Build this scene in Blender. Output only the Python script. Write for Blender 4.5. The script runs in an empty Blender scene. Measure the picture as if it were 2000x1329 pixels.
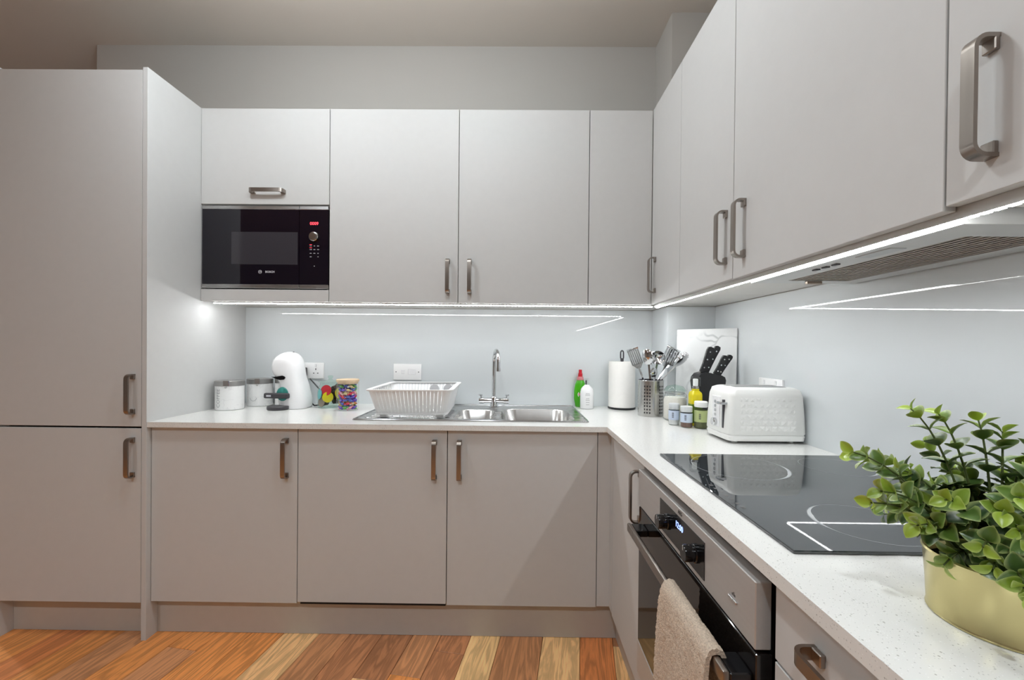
import bpy, bmesh, math, random
from mathutils import Vector, Matrix
random.seed(7)
S = bpy.context.scene
COL = S.collection
PI = math.pi

# ------------------------------------------------------------------ camera
cam = bpy.data.cameras.new('camera'); camo = bpy.data.objects.new('camera', cam); COL.objects.link(camo)
cam.sensor_width = 36.0; cam.sensor_fit = 'HORIZONTAL'
cam.lens = 817.94 * 36 / 2000
cam.shift_x = 0.0; cam.shift_y = 0.0111
cam.clip_start = 0.02
CR = Vector((0.99992457, 0.00766101, 0.00959966)); CU = Vector((-0.00964821, 0.00632652, 0.99993344)); CW = Vector((-0.00759977, 0.99995064, -0.00639996))
camo.matrix_world = Matrix(((CR.x, CU.x, -CW.x, 0), (CR.y, CU.y, -CW.y, 0), (CR.z, CU.z, -CW.z, 1.1789), (0, 0, 0, 1)))
S.camera = camo

# ------------------------------------------------------------------ world, exposure
wd = bpy.data.worlds.new('world'); S.world = wd; wd.use_nodes = True
wd.node_tree.nodes['Background'].inputs[0].default_value = (.9, .92, 1, 1)
wd.node_tree.nodes['Background'].inputs[1].default_value = 0.15
S.view_settings.view_transform = 'Standard'; S.view_settings.look = 'None'
S.view_settings.gamma = 1.0; S.view_settings.use_curve_mapping = False
S.view_settings.exposure = 0.14
LED_POWER = 66.0
# ceiling downlights added out of view as fill: x, y, watts
DOWN = [(-.30, -.75, 74), (-2.0, -.75, 70), (-3.2, 2.2, 60)]
DOWN_COL = (.885, .957, 1.0)
GLOBES = [(-.20, 1.12, 2.40, .07, 'over the oven side of the floor'), (-.98, 1.20, 2.40, .07, 'added as fill beside the fridge housing')]
GLOBE_EMIT = 86.0   # unseen globes; first set by handle shadows, second added to brighten the left side

# ------------------------------------------------------------------ helpers
def lin(c):
    c = c / 255.0
    return c / 12.92 if c <= .04045 else ((c + .055) / 1.055) ** 2.4
def rgb(r, g, b): return (lin(r), lin(g), lin(b), 1.0)

class B:
    """collects shapes in one bmesh, world coordinates"""
    def __init__(s): s.bm = bmesh.new()
    def box(s, x0, x1, y0, y1, z0, z1, bev=0, seg=2, M=None):
        bm = s.bm
        if x0 > x1: x0, x1 = x1, x0
        if y0 > y1: y0, y1 = y1, y0
        if z0 > z1: z0, z1 = z1, z0
        v = [bm.verts.new(p) for p in ((x0,y0,z0),(x1,y0,z0),(x1,y1,z0),(x0,y1,z0),(x0,y0,z1),(x1,y0,z1),(x1,y1,z1),(x0,y1,z1))]
        if M is not None:
            for q in v: q.co = M @ q.co
        fs = [bm.faces.new([v[i] for i in f]) for f in ((3,2,1,0),(4,5,6,7),(0,1,5,4),(1,2,6,5),(2,3,7,6),(3,0,4,7))]
        if bev > 0:
            es = list({e for f in fs for e in f.edges})
            bmesh.ops.bevel(bm, geom=es, offset=bev, segments=seg, profile=.5, affect='EDGES')
        return s
    def loft(s, rings, closed=True, cap0=True, cap1=True):
        bm = s.bm; vr = [[bm.verts.new(p) for p in r] for r in rings]
        n = len(rings[0])
        for a, b in zip(vr[:-1], vr[1:]):
            for i in range(n if closed else n - 1):
                j = (i + 1) % n
                bm.faces.new((a[i], a[j], b[j], b[i]))
        if closed and cap0: bm.faces.new(vr[0][::-1])
        if closed and cap1: bm.faces.new(vr[-1])
        return s
    def lathe(s, prof, cx=0, cy=0, z0=0, seg=32, cap0=True, cap1=True, M=None, sx=1, sy=1):
        rings = []
        for r, z in prof:
            ring = [Vector((cx + sx*max(r,1e-5)*math.cos(2*PI*i/seg), cy + sy*max(r,1e-5)*math.sin(2*PI*i/seg), z0 + z)) for i in range(seg)]
            if M is not None: ring = [M @ p for p in ring]
            rings.append(ring)
        return s.loft(rings, True, cap0, cap1)
    def cyl(s, p, q, r, seg=16, r2=None):
        p = Vector(p); q = Vector(q); d = (q - p)
        M = Matrix.Translation(p) @ d.to_track_quat('Z', 'Y').to_matrix().to_4x4()
        return s.lathe([(r, 0), (r if r2 is None else r2, d.length)], seg=seg, M=M)
    def tube(s, pts, r, seg=10, closed=False, flat=None, up=None):
        """sweep a circle (or rectangle flat=(w,t)) along pts"""
        pts = [Vector(p) for p in pts]; n = len(pts); rings = []
        if up is None:
            up = Vector((0, 0, 1))
            if all(abs((pts[i+1]-pts[i]).normalized().z) > .9 for i in range(min(2, n-1))): up = Vector((1, 0, 0))
        up = Vector(up); prev = None
        for i, p in enumerate(pts):
            if closed: t = (pts[(i+1) % n] - pts[i-1]).normalized()
            else: t = (pts[min(i+1, n-1)] - pts[max(i-1, 0)]).normalized()
            if prev is None: a = up - t * up.dot(t)
            else: a = prev - t * prev.dot(t)
            if a.length < 1e-6: a = Vector((1, 0, 0)) - t * t.x
            a.normalize(); prev = a; b = t.cross(a)
            rr = r[i] if isinstance(r, (list, tuple)) else r
            if flat:
                w, h = flat
                rings.append([p + a*x*w/2 + b*y*h/2 for x, y in ((-1,-1),(1,-1),(1,1),(-1,1))])
            else:
                rings.append([p + a*rr*math.cos(2*PI*k/seg) + b*rr*math.sin(2*PI*k/seg) for k in range(seg)])
        if closed:
            bm = s.bm; vr = [[bm.verts.new(q) for q in ring] for ring in rings]; m = len(rings[0])
            for i in range(n):
                a, b = vr[i], vr[(i+1) % n]
                for k in range(m):
                    l = (k+1) % m; bm.faces.new((a[k], a[l], b[l], b[k]))
            return s
        return s.loft(rings)
    def prism(s, poly, z0, z1, M=None):
        r0 = [Vector((x, y, z0)) for x, y in poly]; r1 = [Vector((x, y, z1)) for x, y in poly]
        if M is not None: r0 = [M @ p for p in r0]; r1 = [M @ p for p in r1]
        return s.loft([r0, r1])
    def sphere(s, c, r, sc=(1,1,1), u=16, v=10, M=None):
        m = Matrix.Translation(c) @ Matrix.Diagonal((sc[0], sc[1], sc[2], 1))
        if M is not None: m = M @ m
        bmesh.ops.create_uvsphere(s.bm, u_segments=u, v_segments=v, radius=r, matrix=m); return s
    def mesh(s, me, M):
        t = bmesh.new(); t.from_mesh(me); t.transform(M)
        tmp = bpy.data.meshes.new('tmp'); t.to_mesh(tmp); t.free(); s.bm.from_mesh(tmp); bpy.data.meshes.remove(tmp); return s
    def xf(s, M): s.bm.transform(M); return s
    def data(s, name, smooth=None):
        bmesh.ops.recalc_face_normals(s.bm, faces=s.bm.faces[:])
        me = bpy.data.meshes.new(name); s.bm.to_mesh(me); s.bm.free()
        if smooth is not None:
            me.polygons.foreach_set('use_smooth', [True] * len(me.polygons))
            me.set_sharp_from_angle(angle=math.radians(smooth))
        return me

WL = {}
def thing(name, label, cat, loc, group=None):
    o = bpy.data.objects.new(name, None); COL.objects.link(o); o.location = loc; o.empty_display_size = .05
    o['label'] = label; o['category'] = cat
    if group: o['group'] = group
    WL[o.name] = Vector(loc); return o
def tag(o, label, cat, group=None):
    o['label'] = label; o['category'] = cat
    if group: o['group'] = group
    return o
def obj(name, b, mat, parent=None, smooth=35, label=None):
    me = b.data(name, smooth) if isinstance(b, B) else b
    lo = Vector((1e9,)*3); hi = -lo
    for v in me.vertices:
        for k in range(3): lo[k] = min(lo[k], v.co[k]); hi[k] = max(hi[k], v.co[k])
    c = Vector(((lo.x+hi.x)/2, (lo.y+hi.y)/2, lo.z)); me.transform(Matrix.Translation(-c))
    o = bpy.data.objects.new(name, me); COL.objects.link(o)
    if mat is not None: me.materials.append(MAT[mat] if isinstance(mat, str) else mat)
    WL[o.name] = c
    if parent is not None: o.parent = parent; o.location = c - WL[parent.name]
    else: o.location = c
    if label: o['label'] = label
    return o
def inst(name, me, parent, M, color=None):
    o = bpy.data.objects.new(name, me); COL.objects.link(o)
    if parent is not None:
        o.parent = parent; o.matrix_local = Matrix.Translation(-WL[parent.name]) @ M
    else: o.matrix_world = M
    WL[o.name] = M.translation.copy()
    if color: o.color = color
    return o
def struct(o): o['kind'] = 'structure'; return o
def R4(ax, deg): return Matrix.Rotation(math.radians(deg), 4, ax)
def T4(x, y, z): return Matrix.Translation((x, y, z))

# ------------------------------------------------------------------ materials
MAT = {}
def nodes(name):
    m = bpy.data.materials.new(name); m.use_nodes = True; MAT[name] = m
    nt = m.node_tree; return m, nt, nt.nodes['Principled BSDF']
def pm(name, col, rough=.5, metal=0, nscale=0, namt=.06, bump=0, bscale=200, spec=.5, coat=0, stretch=None, rvar=0):
    m, nt, p = nodes(name); L = nt.links
    p.inputs['Roughness'].default_value = rough; p.inputs['Metallic'].default_value = metal
    p.inputs['Specular IOR Level'].default_value = spec; p.inputs['Coat Weight'].default_value = coat
    tc = nt.nodes.new('ShaderNodeTexCoord'); mp = nt.nodes.new('ShaderNodeMapping'); L.new(tc.outputs['Object'], mp.inputs[0])
    if stretch: mp.inputs['Scale'].default_value = stretch
    nz = nt.nodes.new('ShaderNodeTexNoise'); L.new(mp.outputs[0], nz.inputs['Vector'])
    nz.inputs['Scale'].default_value = nscale or 12; nz.inputs['Detail'].default_value = 4
    mx = nt.nodes.new('ShaderNodeMix'); mx.data_type = 'RGBA'
    d = 1 - namt; a = [c*d for c in col[:3]] + [1]; b = [min(1, c*(1+namt*.6)) for c in col[:3]] + [1]
    mx.inputs['A'].default_value = a; mx.inputs['B'].default_value = b
    L.new(nz.outputs['Fac'], mx.inputs['Factor']); L.new(mx.outputs['Result'], p.inputs['Base Color'])
    if rvar:
        mr = nt.nodes.new('ShaderNodeMapRange'); L.new(nz.outputs['Fac'], mr.inputs[0])
        mr.inputs[3].default_value = max(.02, rough-rvar); mr.inputs[4].default_value = rough+rvar; L.new(mr.outputs[0], p.inputs['Roughness'])
    if bump:
        n2 = nt.nodes.new('ShaderNodeTexNoise'); n2.inputs['Scale'].default_value = bscale; L.new(mp.outputs[0], n2.inputs['Vector'])
        bp = nt.nodes.new('ShaderNodeBump'); bp.inputs['Strength'].default_value = bump; bp.inputs['Distance'].default_value = .002
        L.new(n2.outputs['Fac'], bp.inputs['Height']); L.new(bp.outputs[0], p.inputs['Normal'])
    return m
def emit(name, col, s):
    m, nt, p = nodes(name)
    p.inputs['Base Color'].default_value = (.02, .02, .02, 1)
    p.inputs['Emission Color'].default_value = col; p.inputs['Emission Strength'].default_value = s; return m
def glass(name, tint=(.97, .985, .98), ior=1.45, gloss=.02):
    m = bpy.data.materials.new(name); m.use_nodes = True; MAT[name] = m; nt = m.node_tree; nt.nodes.remove(nt.nodes['Principled BSDF'])
    out = nt.nodes['Material Output']; tr = nt.nodes.new('ShaderNodeBsdfTransparent'); tr.inputs[0].default_value = (*tint, 1)
    gl = nt.nodes.new('ShaderNodeBsdfGlossy'); gl.inputs['Roughness'].default_value = gloss
    fr = nt.nodes.new('ShaderNodeFresnel'); ge = nt.nodes.new('ShaderNodeNewGeometry'); mi = nt.nodes.new('ShaderNodeMapRange')
    mi.inputs[3].default_value = ior; mi.inputs[4].default_value = 1/ior; nt.links.new(ge.outputs['Backfacing'], mi.inputs[0]); nt.links.new(mi.outputs[0], fr.inputs[0])
    mx = nt.nodes.new('ShaderNodeMixShader'); nt.links.new(fr.outputs[0], mx.inputs[0]); nt.links.new(tr.outputs[0], mx.inputs[1]); nt.links.new(gl.outputs[0], mx.inputs[2])
    nt.links.new(mx.outputs[0], out.inputs[0]); return m

pm('door', rgb(202, 202, 201), .58, nscale=35, namt=.03, spec=.3, rvar=.05)
pm('carcass', rgb(206, 204, 200), .5, nscale=20, namt=.03)
pm('plinth', rgb(192, 188, 182), .45, nscale=30, namt=.05)
pm('wall_paint', rgb(186, 183, 178), .75, nscale=3, namt=.03, bump=.08, bscale=90)
pm('ceiling_paint', rgb(204, 198, 190), .8, nscale=3, namt=.03, bump=.08, bscale=90)
pm('splash', rgb(214, 219, 221), .012, nscale=2, namt=.02, spec=.55)
pm('seal', rgb(95, 100, 102), .5)
pm('nickel', rgb(158, 150, 143), .3, 1, nscale=90, namt=.08, stretch=(1, 1, .05), rvar=.06)
pm('steel', rgb(190, 189, 188), .27, 1, nscale=120, namt=.06, stretch=(.04, 1, 1), rvar=.06)
pm('steel_v', rgb(200, 199, 197), .25, 1, nscale=120, namt=.06, stretch=(1, 1, .04), rvar=.05)
pm('steel_fascia', rgb(190, 188, 186), .38, .35, nscale=140, namt=.08, stretch=(1, .03, 1), rvar=.05)
pm('lid_steel', rgb(172, 171, 169), .42, .9, nscale=30, namt=.04)
pm('polished', rgb(205, 206, 208), .1, 1, nscale=20, namt=.04)
pm('chrome', rgb(215, 216, 218), .05, 1)
pm('black_glass', rgb(10, 9, 13), .035, nscale=4, namt=.2, spec=.55)
pm('hob_glass', rgb(44, 48, 51), .012, nscale=4, namt=.1, spec=1.0)
pm('mw_glass', rgb(16, 11, 24), .04, nscale=4, namt=.2, spec=.6)
pm('mw_window', rgb(58, 56, 62), .12, nscale=300, namt=.15)
pm('oven_glass', rgb(14, 9, 9), .05, nscale=4, namt=.2, spec=.9)
pm('black_plastic', rgb(24, 24, 27), .38, nscale=40, namt=.1)
pm('black_gloss', rgb(14, 14, 17), .16, nscale=40, namt=.1)
pm('dark_grey', rgb(62, 60, 64), .4, nscale=40, namt=.08)
pm('white_plastic', rgb(244, 244, 244), .32, nscale=30, namt=.02)
pm('white_gloss', rgb(240, 240, 241), .15, nscale=30, namt=.02, coat=.3)
pm('toaster_white', rgb(233, 233, 230), .28, nscale=30, namt=.02)
pm('paper', rgb(240, 238, 234), .9, nscale=60, namt=.03, bump=.3, bscale=260)
pm('teal', rgb(60, 140, 132), .3, nscale=20)
pm('red', rgb(196, 32, 48), .35, nscale=20)
pm('green_liquid', rgb(70, 170, 24), .16, nscale=9, namt=.3)
pm('label_white', rgb(228, 226, 226), .5, nscale=60, namt=.05)
pm('cap_pale', rgb(206, 210, 212), .3)
pm('label_pink', rgb(205, 130, 135), .5, nscale=90, namt=.2)
pm('label_blue', rgb(196, 208, 226), .5, nscale=60, namt=.05)
pm('label_green', rgb(178, 190, 130), .5, nscale=60, namt=.05)
pm('ink', rgb(70, 72, 84), .6)
pm('ink_soft', rgb(168, 168, 170), .6)
pm('print_white', rgb(205, 205, 212), .4)
pm('print_grey', rgb(176, 180, 182), .35)
pm('logo_dark', rgb(70, 68, 66), .4)
pm('spice_brown', rgb(120, 92, 84), .9, nscale=220, namt=.5)
pm('spice_green', rgb(96, 100, 66), .9, nscale=220, namt=.5)
pm('spice_pale', rgb(214, 214, 214), .9, nscale=220, namt=.1)
pm('oil', rgb(214, 198, 28), .12, nscale=60, namt=.2)
pm('oil_low', rgb(96, 124, 40), .12, nscale=60, namt=.3)
pm('sugar', rgb(226, 221, 214), .95, nscale=180, namt=.12, bump=.5, bscale=300)
pm('wood_pale', rgb(216, 190, 158), .55, nscale=14, namt=.16, stretch=(1, 6, 6))
pm('soil', rgb(46, 40, 32), .95, nscale=120, namt=.4, bump=.6, bscale=150)
pm('stem', rgb(70, 84, 34), .6, nscale=40, namt=.2)
pm('towel_loops', rgb(232, 206, 186), .97, nscale=330, namt=.6, bump=1.0, bscale=420, spec=.1)
pm('filter_mesh', rgb(176, 162, 148), .4, .8, nscale=60, namt=.2)
pm('hood_body', rgb(196, 196, 194), .35, .3, nscale=25, namt=.05)
pm('subfloor', rgb(96, 60, 34), .6, nscale=20, namt=.3)
pm('dark_void', rgb(16, 14, 13), .8)
pm('pod_brown', rgb(66, 44, 36), .45, nscale=30)
pm('foil_yellow', rgb(232, 206, 30), .3, nscale=60, namt=.1)
pm('foil_teal', rgb(96, 190, 196), .3, nscale=60, namt=.15)
pm('foil_red', rgb(214, 52, 66), .3, nscale=60, namt=.2)
pm('foil_taupe', rgb(150, 122, 112), .35, nscale=60, namt=.15)
for nm, c in dict(purple=(120, 88, 205), red=(226, 60, 80), green=(120, 190, 100), orange=(240, 140, 74), blue=(86, 100, 180), gold=(216, 192, 140), pink=(238, 160, 182)).items():
    pm('wrap_' + nm, rgb(*c), .25, 0, nscale=160, namt=.35, bump=.5, bscale=180)
glass('clear_glass'); glass('green_glass', (.86, .95, .91), 1.5)
emit('display_red', (1, .05, .08, 1), 2.2); emit('display_blue', (.28, .4, 1, 1), 3)
emit('led', (.97, .99, 1.0, 1), LED_POWER); emit('fill_lamp', (*DOWN_COL, 1), 25); emit('globe_glow', (*DOWN_COL, 1), GLOBE_EMIT)

# brass pot: metal with soft tarnish patches
m = pm('brass', rgb(212, 200, 146), .3, 1, nscale=8, namt=.12, rvar=.08)
# marble board / marble canister
def marble(name, base, vein, sc, wid, mixv):
    m, nt, p = nodes(name); L = nt.links; p.inputs['Roughness'].default_value = .3
    tc = nt.nodes.new('ShaderNodeTexCoord'); nz = nt.nodes.new('ShaderNodeTexNoise'); nz.inputs['Scale'].default_value = sc*.8; nz.inputs['Detail'].default_value = 3
    L.new(tc.outputs['Object'], nz.inputs['Vector'])
    mxv = nt.nodes.new('ShaderNodeMix'); mxv.data_type = 'RGBA'; mxv.inputs['Factor'].default_value = mixv
    L.new(tc.outputs['Object'], mxv.inputs['A']); L.new(nz.outputs['Color'], mxv.inputs['B'])
    wv = nt.nodes.new('ShaderNodeTexVoronoi'); wv.feature = 'DISTANCE_TO_EDGE'; wv.inputs['Scale'].default_value = sc; L.new(mxv.outputs['Result'], wv.inputs['Vector'])
    cr = nt.nodes.new('ShaderNodeValToRGB'); cr.color_ramp.elements[0].color = vein; cr.color_ramp.elements[1].color = base; cr.color_ramp.elements[1].position = wid
    L.new(wv.outputs['Distance'], cr.inputs[0])
    n3 = nt.nodes.new('ShaderNodeTexNoise'); n3.inputs['Scale'].default_value = sc*1.3; L.new(tc.outputs['Object'], n3.inputs['Vector'])
    m2 = nt.nodes.new('ShaderNodeMix'); m2.data_type = 'RGBA'; mr = nt.nodes.new('ShaderNodeMapRange'); mr.inputs[1].default_value = .42; mr.inputs[2].default_value = .62
    L.new(n3.outputs['Fac'], mr.inputs[0]); L.new(mr.outputs[0], m2.inputs['Factor']); m2.inputs['A'].default_value = base; L.new(cr.outputs[0], m2.inputs['B'])
    L.new(m2.outputs['Result'], p.inputs['Base Color']); return m
marble('marble', rgb(222, 224, 224), rgb(160, 165, 166), 5, .035, .25)
marble('canister_white', rgb(238, 238, 237), rgb(222, 222, 222), 16, .05, .3)
# quartz worktop: pale with small grey flecks
m, nt, p = nodes('quartz'); L = nt.links; p.inputs['Roughness'].default_value = .16
tc = nt.nodes.new('ShaderNodeTexCoord')
base = None
for i, (sc, th, col) in enumerate(((300, .20, rgb(200, 200, 198)), (170, .15, rgb(182, 181, 176)), (330, .17, rgb(246, 246, 246)))):
    v = nt.nodes.new('ShaderNodeTexVoronoi'); v.inputs['Scale'].default_value = sc; L.new(tc.outputs['Object'], v.inputs['Vector'])
    n = nt.nodes.new('ShaderNodeTexNoise'); n.inputs['Scale'].default_value = sc*.35; L.new(tc.outputs['Object'], n.inputs['Vector'])
    th2 = nt.nodes.new('ShaderNodeMath'); th2.operation = 'MULTIPLY'; th2.inputs[1].default_value = th*2; L.new(n.outputs['Fac'], th2.inputs[0])
    lt = nt.nodes.new('ShaderNodeMath'); lt.operation = 'LESS_THAN'; L.new(v.outputs['Distance'], lt.inputs[0]); L.new(th2.outputs[0], lt.inputs[1])
    n2 = nt.nodes.new('ShaderNodeMath'); n2.operation = 'GREATER_THAN'; n2.inputs[1].default_value = .52; L.new(v.outputs['Color'], n2.inputs[0])
    an = nt.nodes.new('ShaderNodeMath'); an.operation = 'MULTIPLY'; L.new(lt.outputs[0], an.inputs[0]); L.new(n2.outputs[0], an.inputs[1])
    mx = nt.nodes.new('ShaderNodeMix'); mx.data_type = 'RGBA'; L.new(an.outputs[0], mx.inputs['Factor']); mx.inputs['B'].default_value = col
    if base is None: mx.inputs['A'].default_value = rgb(232, 232, 229)
    else: L.new(base.outputs['Result'], mx.inputs['A'])
    base = mx
L.new(base.outputs['Result'], p.inputs['Base Color'])
# oak planks: object colour gives the board tone, stretched noise the grain
m, nt, p = nodes('oak'); L = nt.links; p.inputs['Roughness'].default_value = .42
oi = nt.nodes.new('ShaderNodeObjectInfo'); tc = nt.nodes.new('ShaderNodeTexCoord'); mp = nt.nodes.new('ShaderNodeMapping')
L.new(tc.outputs['Object'], mp.inputs[0]); mp.inputs['Scale'].default_value = (9, .9, 9)
ad = nt.nodes.new('ShaderNodeVectorMath'); ad.operation = 'MULTIPLY_ADD'; ad.inputs[1].default_value = (1, 1, 1); L.new(mp.outputs[0], ad.inputs[0])
cmb = nt.nodes.new('ShaderNodeMath'); cmb.operation = 'MULTIPLY'; cmb.inputs[1].default_value = 37; L.new(oi.outputs['Random'], cmb.inputs[0]); L.new(cmb.outputs[0], ad.inputs[2])
n1 = nt.nodes.new('ShaderNodeTexNoise'); n1.inputs['Scale'].default_value = 2.2; n1.inputs['Detail'].default_value = 5; n1.inputs['Distortion'].default_value = 1.2; L.new(ad.outputs[0], n1.inputs['Vector'])
wv = nt.nodes.new('ShaderNodeMath'); wv.operation = 'MULTIPLY'; wv.inputs[1].default_value = 34; L.new(n1.outputs['Fac'], wv.inputs[0])
sn = nt.nodes.new('ShaderNodeMath'); sn.operation = 'SINE'; L.new(wv.outputs[0], sn.inputs[0])
mr = nt.nodes.new('ShaderNodeMapRange'); mr.inputs[1].default_value = -1; mr.inputs[2].default_value = 1; mr.inputs[3].default_value = .74; mr.inputs[4].default_value = 1.12; L.new(sn.outputs[0], mr.inputs[0])
n4 = nt.nodes.new('ShaderNodeTexNoise'); n4.inputs['Scale'].default_value = 14; L.new(ad.outputs[0], n4.inputs['Vector'])
mr2 = nt.nodes.new('ShaderNodeMapRange'); mr2.inputs[3].default_value = .8; mr2.inputs[4].default_value = 1.2; L.new(n4.outputs['Fac'], mr2.inputs[0])
ml = nt.nodes.new('ShaderNodeMath'); ml.operation = 'MULTIPLY'; L.new(mr.outputs[0], ml.inputs[0]); L.new(mr2.outputs[0], ml.inputs[1])
vm = nt.nodes.new('ShaderNodeVectorMath'); vm.operation = 'SCALE'; L.new(oi.outputs['Color'], vm.inputs[0]); L.new(ml.outputs[0], vm.inputs['Scale'])
L.new(vm.outputs[0], p.inputs['Base Color'])
bp = nt.nodes.new('ShaderNodeBump'); bp.inputs['Strength'].default_value = .15; bp.inputs['Distance'].default_value = .001; L.new(ml.outputs[0], bp.inputs['Height']); L.new(bp.outputs[0], p.inputs['Normal'])
# leaf: object colour with a paler rim
m, nt, p = nodes('leaf'); L = nt.links; p.inputs['Roughness'].default_value = .32
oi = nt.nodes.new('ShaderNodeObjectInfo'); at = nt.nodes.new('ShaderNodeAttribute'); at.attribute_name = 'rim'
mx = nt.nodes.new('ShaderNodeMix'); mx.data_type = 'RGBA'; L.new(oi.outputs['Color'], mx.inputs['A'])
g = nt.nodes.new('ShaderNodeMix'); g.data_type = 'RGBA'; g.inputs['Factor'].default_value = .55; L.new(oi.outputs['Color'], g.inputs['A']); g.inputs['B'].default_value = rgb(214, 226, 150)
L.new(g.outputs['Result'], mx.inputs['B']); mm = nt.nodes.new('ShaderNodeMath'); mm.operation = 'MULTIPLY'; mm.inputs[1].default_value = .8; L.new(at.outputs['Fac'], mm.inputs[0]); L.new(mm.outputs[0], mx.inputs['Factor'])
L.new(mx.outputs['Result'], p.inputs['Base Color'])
p.inputs['Subsurface Weight'].default_value = 0

# ------------------------------------------------------------------ main dimensions (metres, camera above the origin)
YB, YT, YU, YK = 1.672, 1.653, 1.9326, 2.2655      # base doors, worktop front, wall doors, back wall
XP, XT, XU, XD, XR = -1.462, .366, .623, .385, .9695  # end panel face, worktop edge, wall doors, base doors, right wall
ZT, ZU0, ZU1, ZC = .873, 1.387, 2.278, 2.807
XPL, YPL = .741, 2.034                               # boxed corner pillar
YN = -.55                                            # near end of the right-hand run

# ------------------------------------------------------------------ room shell
fl = B().box(-4.3, 1.1, -3.1, 3.6, -.12, -.012); floor = struct(obj('floor', fl, 'subfloor'))
struct(obj('ceiling', B().box(-4.3, 1.1, -3.1, 3.6, ZC, ZC + .1), 'ceiling_paint'))
struct(obj('wall_back', B().box(-2.285, 1.1, YK, YK + .12, -.012, ZC), 'wall_paint'))
struct(obj('wall_far', B().box(-4.3, -2.285, 3.48, 3.6, -.012, ZC), 'wall_paint'))
struct(obj('wall_right', B().box(XR, XR + .12, -3.1, YK, -.012, ZC), 'wall_paint'))
struct(obj('wall_left', B().box(-4.42, -4.3, -3.1, 3.6, -.012, ZC), 'wall_paint'))
struct(obj('wall_front', B().box(-4.3, XR, -3.22, -3.1, -.012, ZC), 'wall_paint'))
struct(obj('wall_corner', B().box(XPL, XR, YPL, YK, ZT - .02, ZC), 'wall_paint'))

# oak floor boards, laid a few degrees off square
ang = math.radians(-9.0); cu, su = math.cos(ang), math.sin(ang)
plank_meshes = {}
def plank_mesh(w, l):
    k = (round(w, 3), round(l, 3))
    if k not in plank_meshes:
        me = B().box(-w/2+.0008, w/2-.0008, -l/2+.0008, l/2-.0008, -.012, 0, .0012, 1).data('plank', None); me.materials.append(MAT['oak']); plank_meshes[k] = me
    return plank_meshes[k]
TONES = dict(o=rgb(232, 152, 84), l=rgb(252, 200, 140), b=rgb(206, 144, 98), d=rgb(192, 130, 88), r=rgb(226, 140, 82))
# rows across, measured square to the boards; rows run along (sin, cos) of 9 degrees
edges = [-4.31 + .13*i for i in range(26)] + [-.93, -.785, -.66, -.53, -.405, -.29, -.17, -.05, .12, .27, .40, .53, .66]
tone_rows = ['o', 'r', 'o', 'b', 'o', 'o'] * 4 + ['r', 'o', 'l', 'b', 'd', 'd', 'b', 'd', 'l', 'b', 'l', 'r', 'd', 'b', 'o']
cnt = 0
for i in range(len(edges) - 1):
    w = edges[i+1] - edges[i]; uc = (edges[i] + edges[i+1]) / 2
    v = -uc * su / cu + (.42 if tone_rows[i] == 'l' else random.choice([.14, .3, .42, -.02 + .5]))
    k = 0
    while v > -4.0:
        l = random.choice([.38, .52, .68, .9])
        if tone_rows[i] == 'l' and k == 0: l = 1.05
        vc = v - l/2
        x = uc * cu - su * vc; y = 1.69 + uc * su + cu * vc
        tone = tone_rows[i] if (k == 0 or random.random() < .35) else random.choice('oobrdl')
        c = TONES[tone]; f = random.uniform(.88, 1.1); col = (min(1, c[0]*f), min(1, c[1]*f), min(1, c[2]*f), 1)
        if -4.2 < x < .85 and y - l/2 > -3.05 and cnt < 298:
            inst('plank', plank_mesh(w, l), floor, T4(x, y, 0) @ Matrix.Rotation(ang, 4, 'Z'), col); cnt += 1
        v -= l; k += 1

# ------------------------------------------------------------------ kitchen furniture
# bow handle: local x outwards from the door, z along the handle, y across the strap
def bow_handle():
    Lh, so, w, t, r = .160, .034, .017, .0055, .016
    path = [(0, 0, -Lh/2 + t/2)]
    for k in range(7):
        a = k/6*PI/2; path.append((so - t/2 - r + r*math.sin(a), 0, -Lh/2 + t/2 + r - r*math.cos(a)))
    path += [(x, y, -z) for x, y, z in path[::-1]]
    b = B().tube(path, 0, flat=(w, t), up=(0, 1, 0))
    for s_ in (-1, 1):
        b.box(0, .0075, -w/2, w/2, s_*(Lh/2 - .021), s_*(Lh/2 - .001), .0012, 1)
    me = b.data('handle', 30); me.materials.append(MAT['nickel']); return me
HANDLE = bow_handle()
def handle_y(parent, x, z, y=YB):   # vertical handle on a door that faces -Y
    return inst('handle', HANDLE, parent, T4(x, y, z) @ R4('Z', -90))
def handle_x(parent, y, z, x=XU):   # vertical handle on a door that faces -X
    return inst('handle', HANDLE, parent, T4(x, y, z) @ R4('Z', 180))
DT = .019
def door_y(parent, x0, x1, z0, z1, y=YB, name='door', mat='door'):
    return obj(name, B().box(x0 + .0016, x1 - .0016, y, y + DT, z0, z1, .0009, 1), mat, parent)
def door_x(parent, y0, y1, z0, z1, x=XU, name='door', mat='door'):
    return obj(name, B().box(x, x + DT, y0 + .0016, y1 - .0016, z0, z1, .0009, 1), mat, parent)
def carcass(parent, x0, x1, y0, y1, z0, z1, top=True, back='y', mat='carcass'):
    t = .018; b = B()
    if back == 'y':   # opens towards -Y
        b.box(x0, x0+t, y0, y1, z0, z1).box(x1-t, x1, y0, y1, z0, z1).box(x0+t, x1-t, y0, y1, z0, z0+t).box(x0+t, x1-t, y1-.006, y1, z0+t, z1)
        if top: b.box(x0+t, x1-t, y0, y1-.006, z1-t, z1)
    else:             # opens towards -X
        b.box(x0, x1, y0, y0+t, z0, z1).box(x0, x1, y1-t, y1, z0, z1).box(x0, x1, y0+t, y1-t, z0, z0+t).box(x1-.006, x1, y0+t, y1-t, z0+t, z1)
        if top: b.box(x0, x1-.006, y0+t, y1-t, z1-t, z1)
    return obj('carcass', b, mat, parent)

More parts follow.
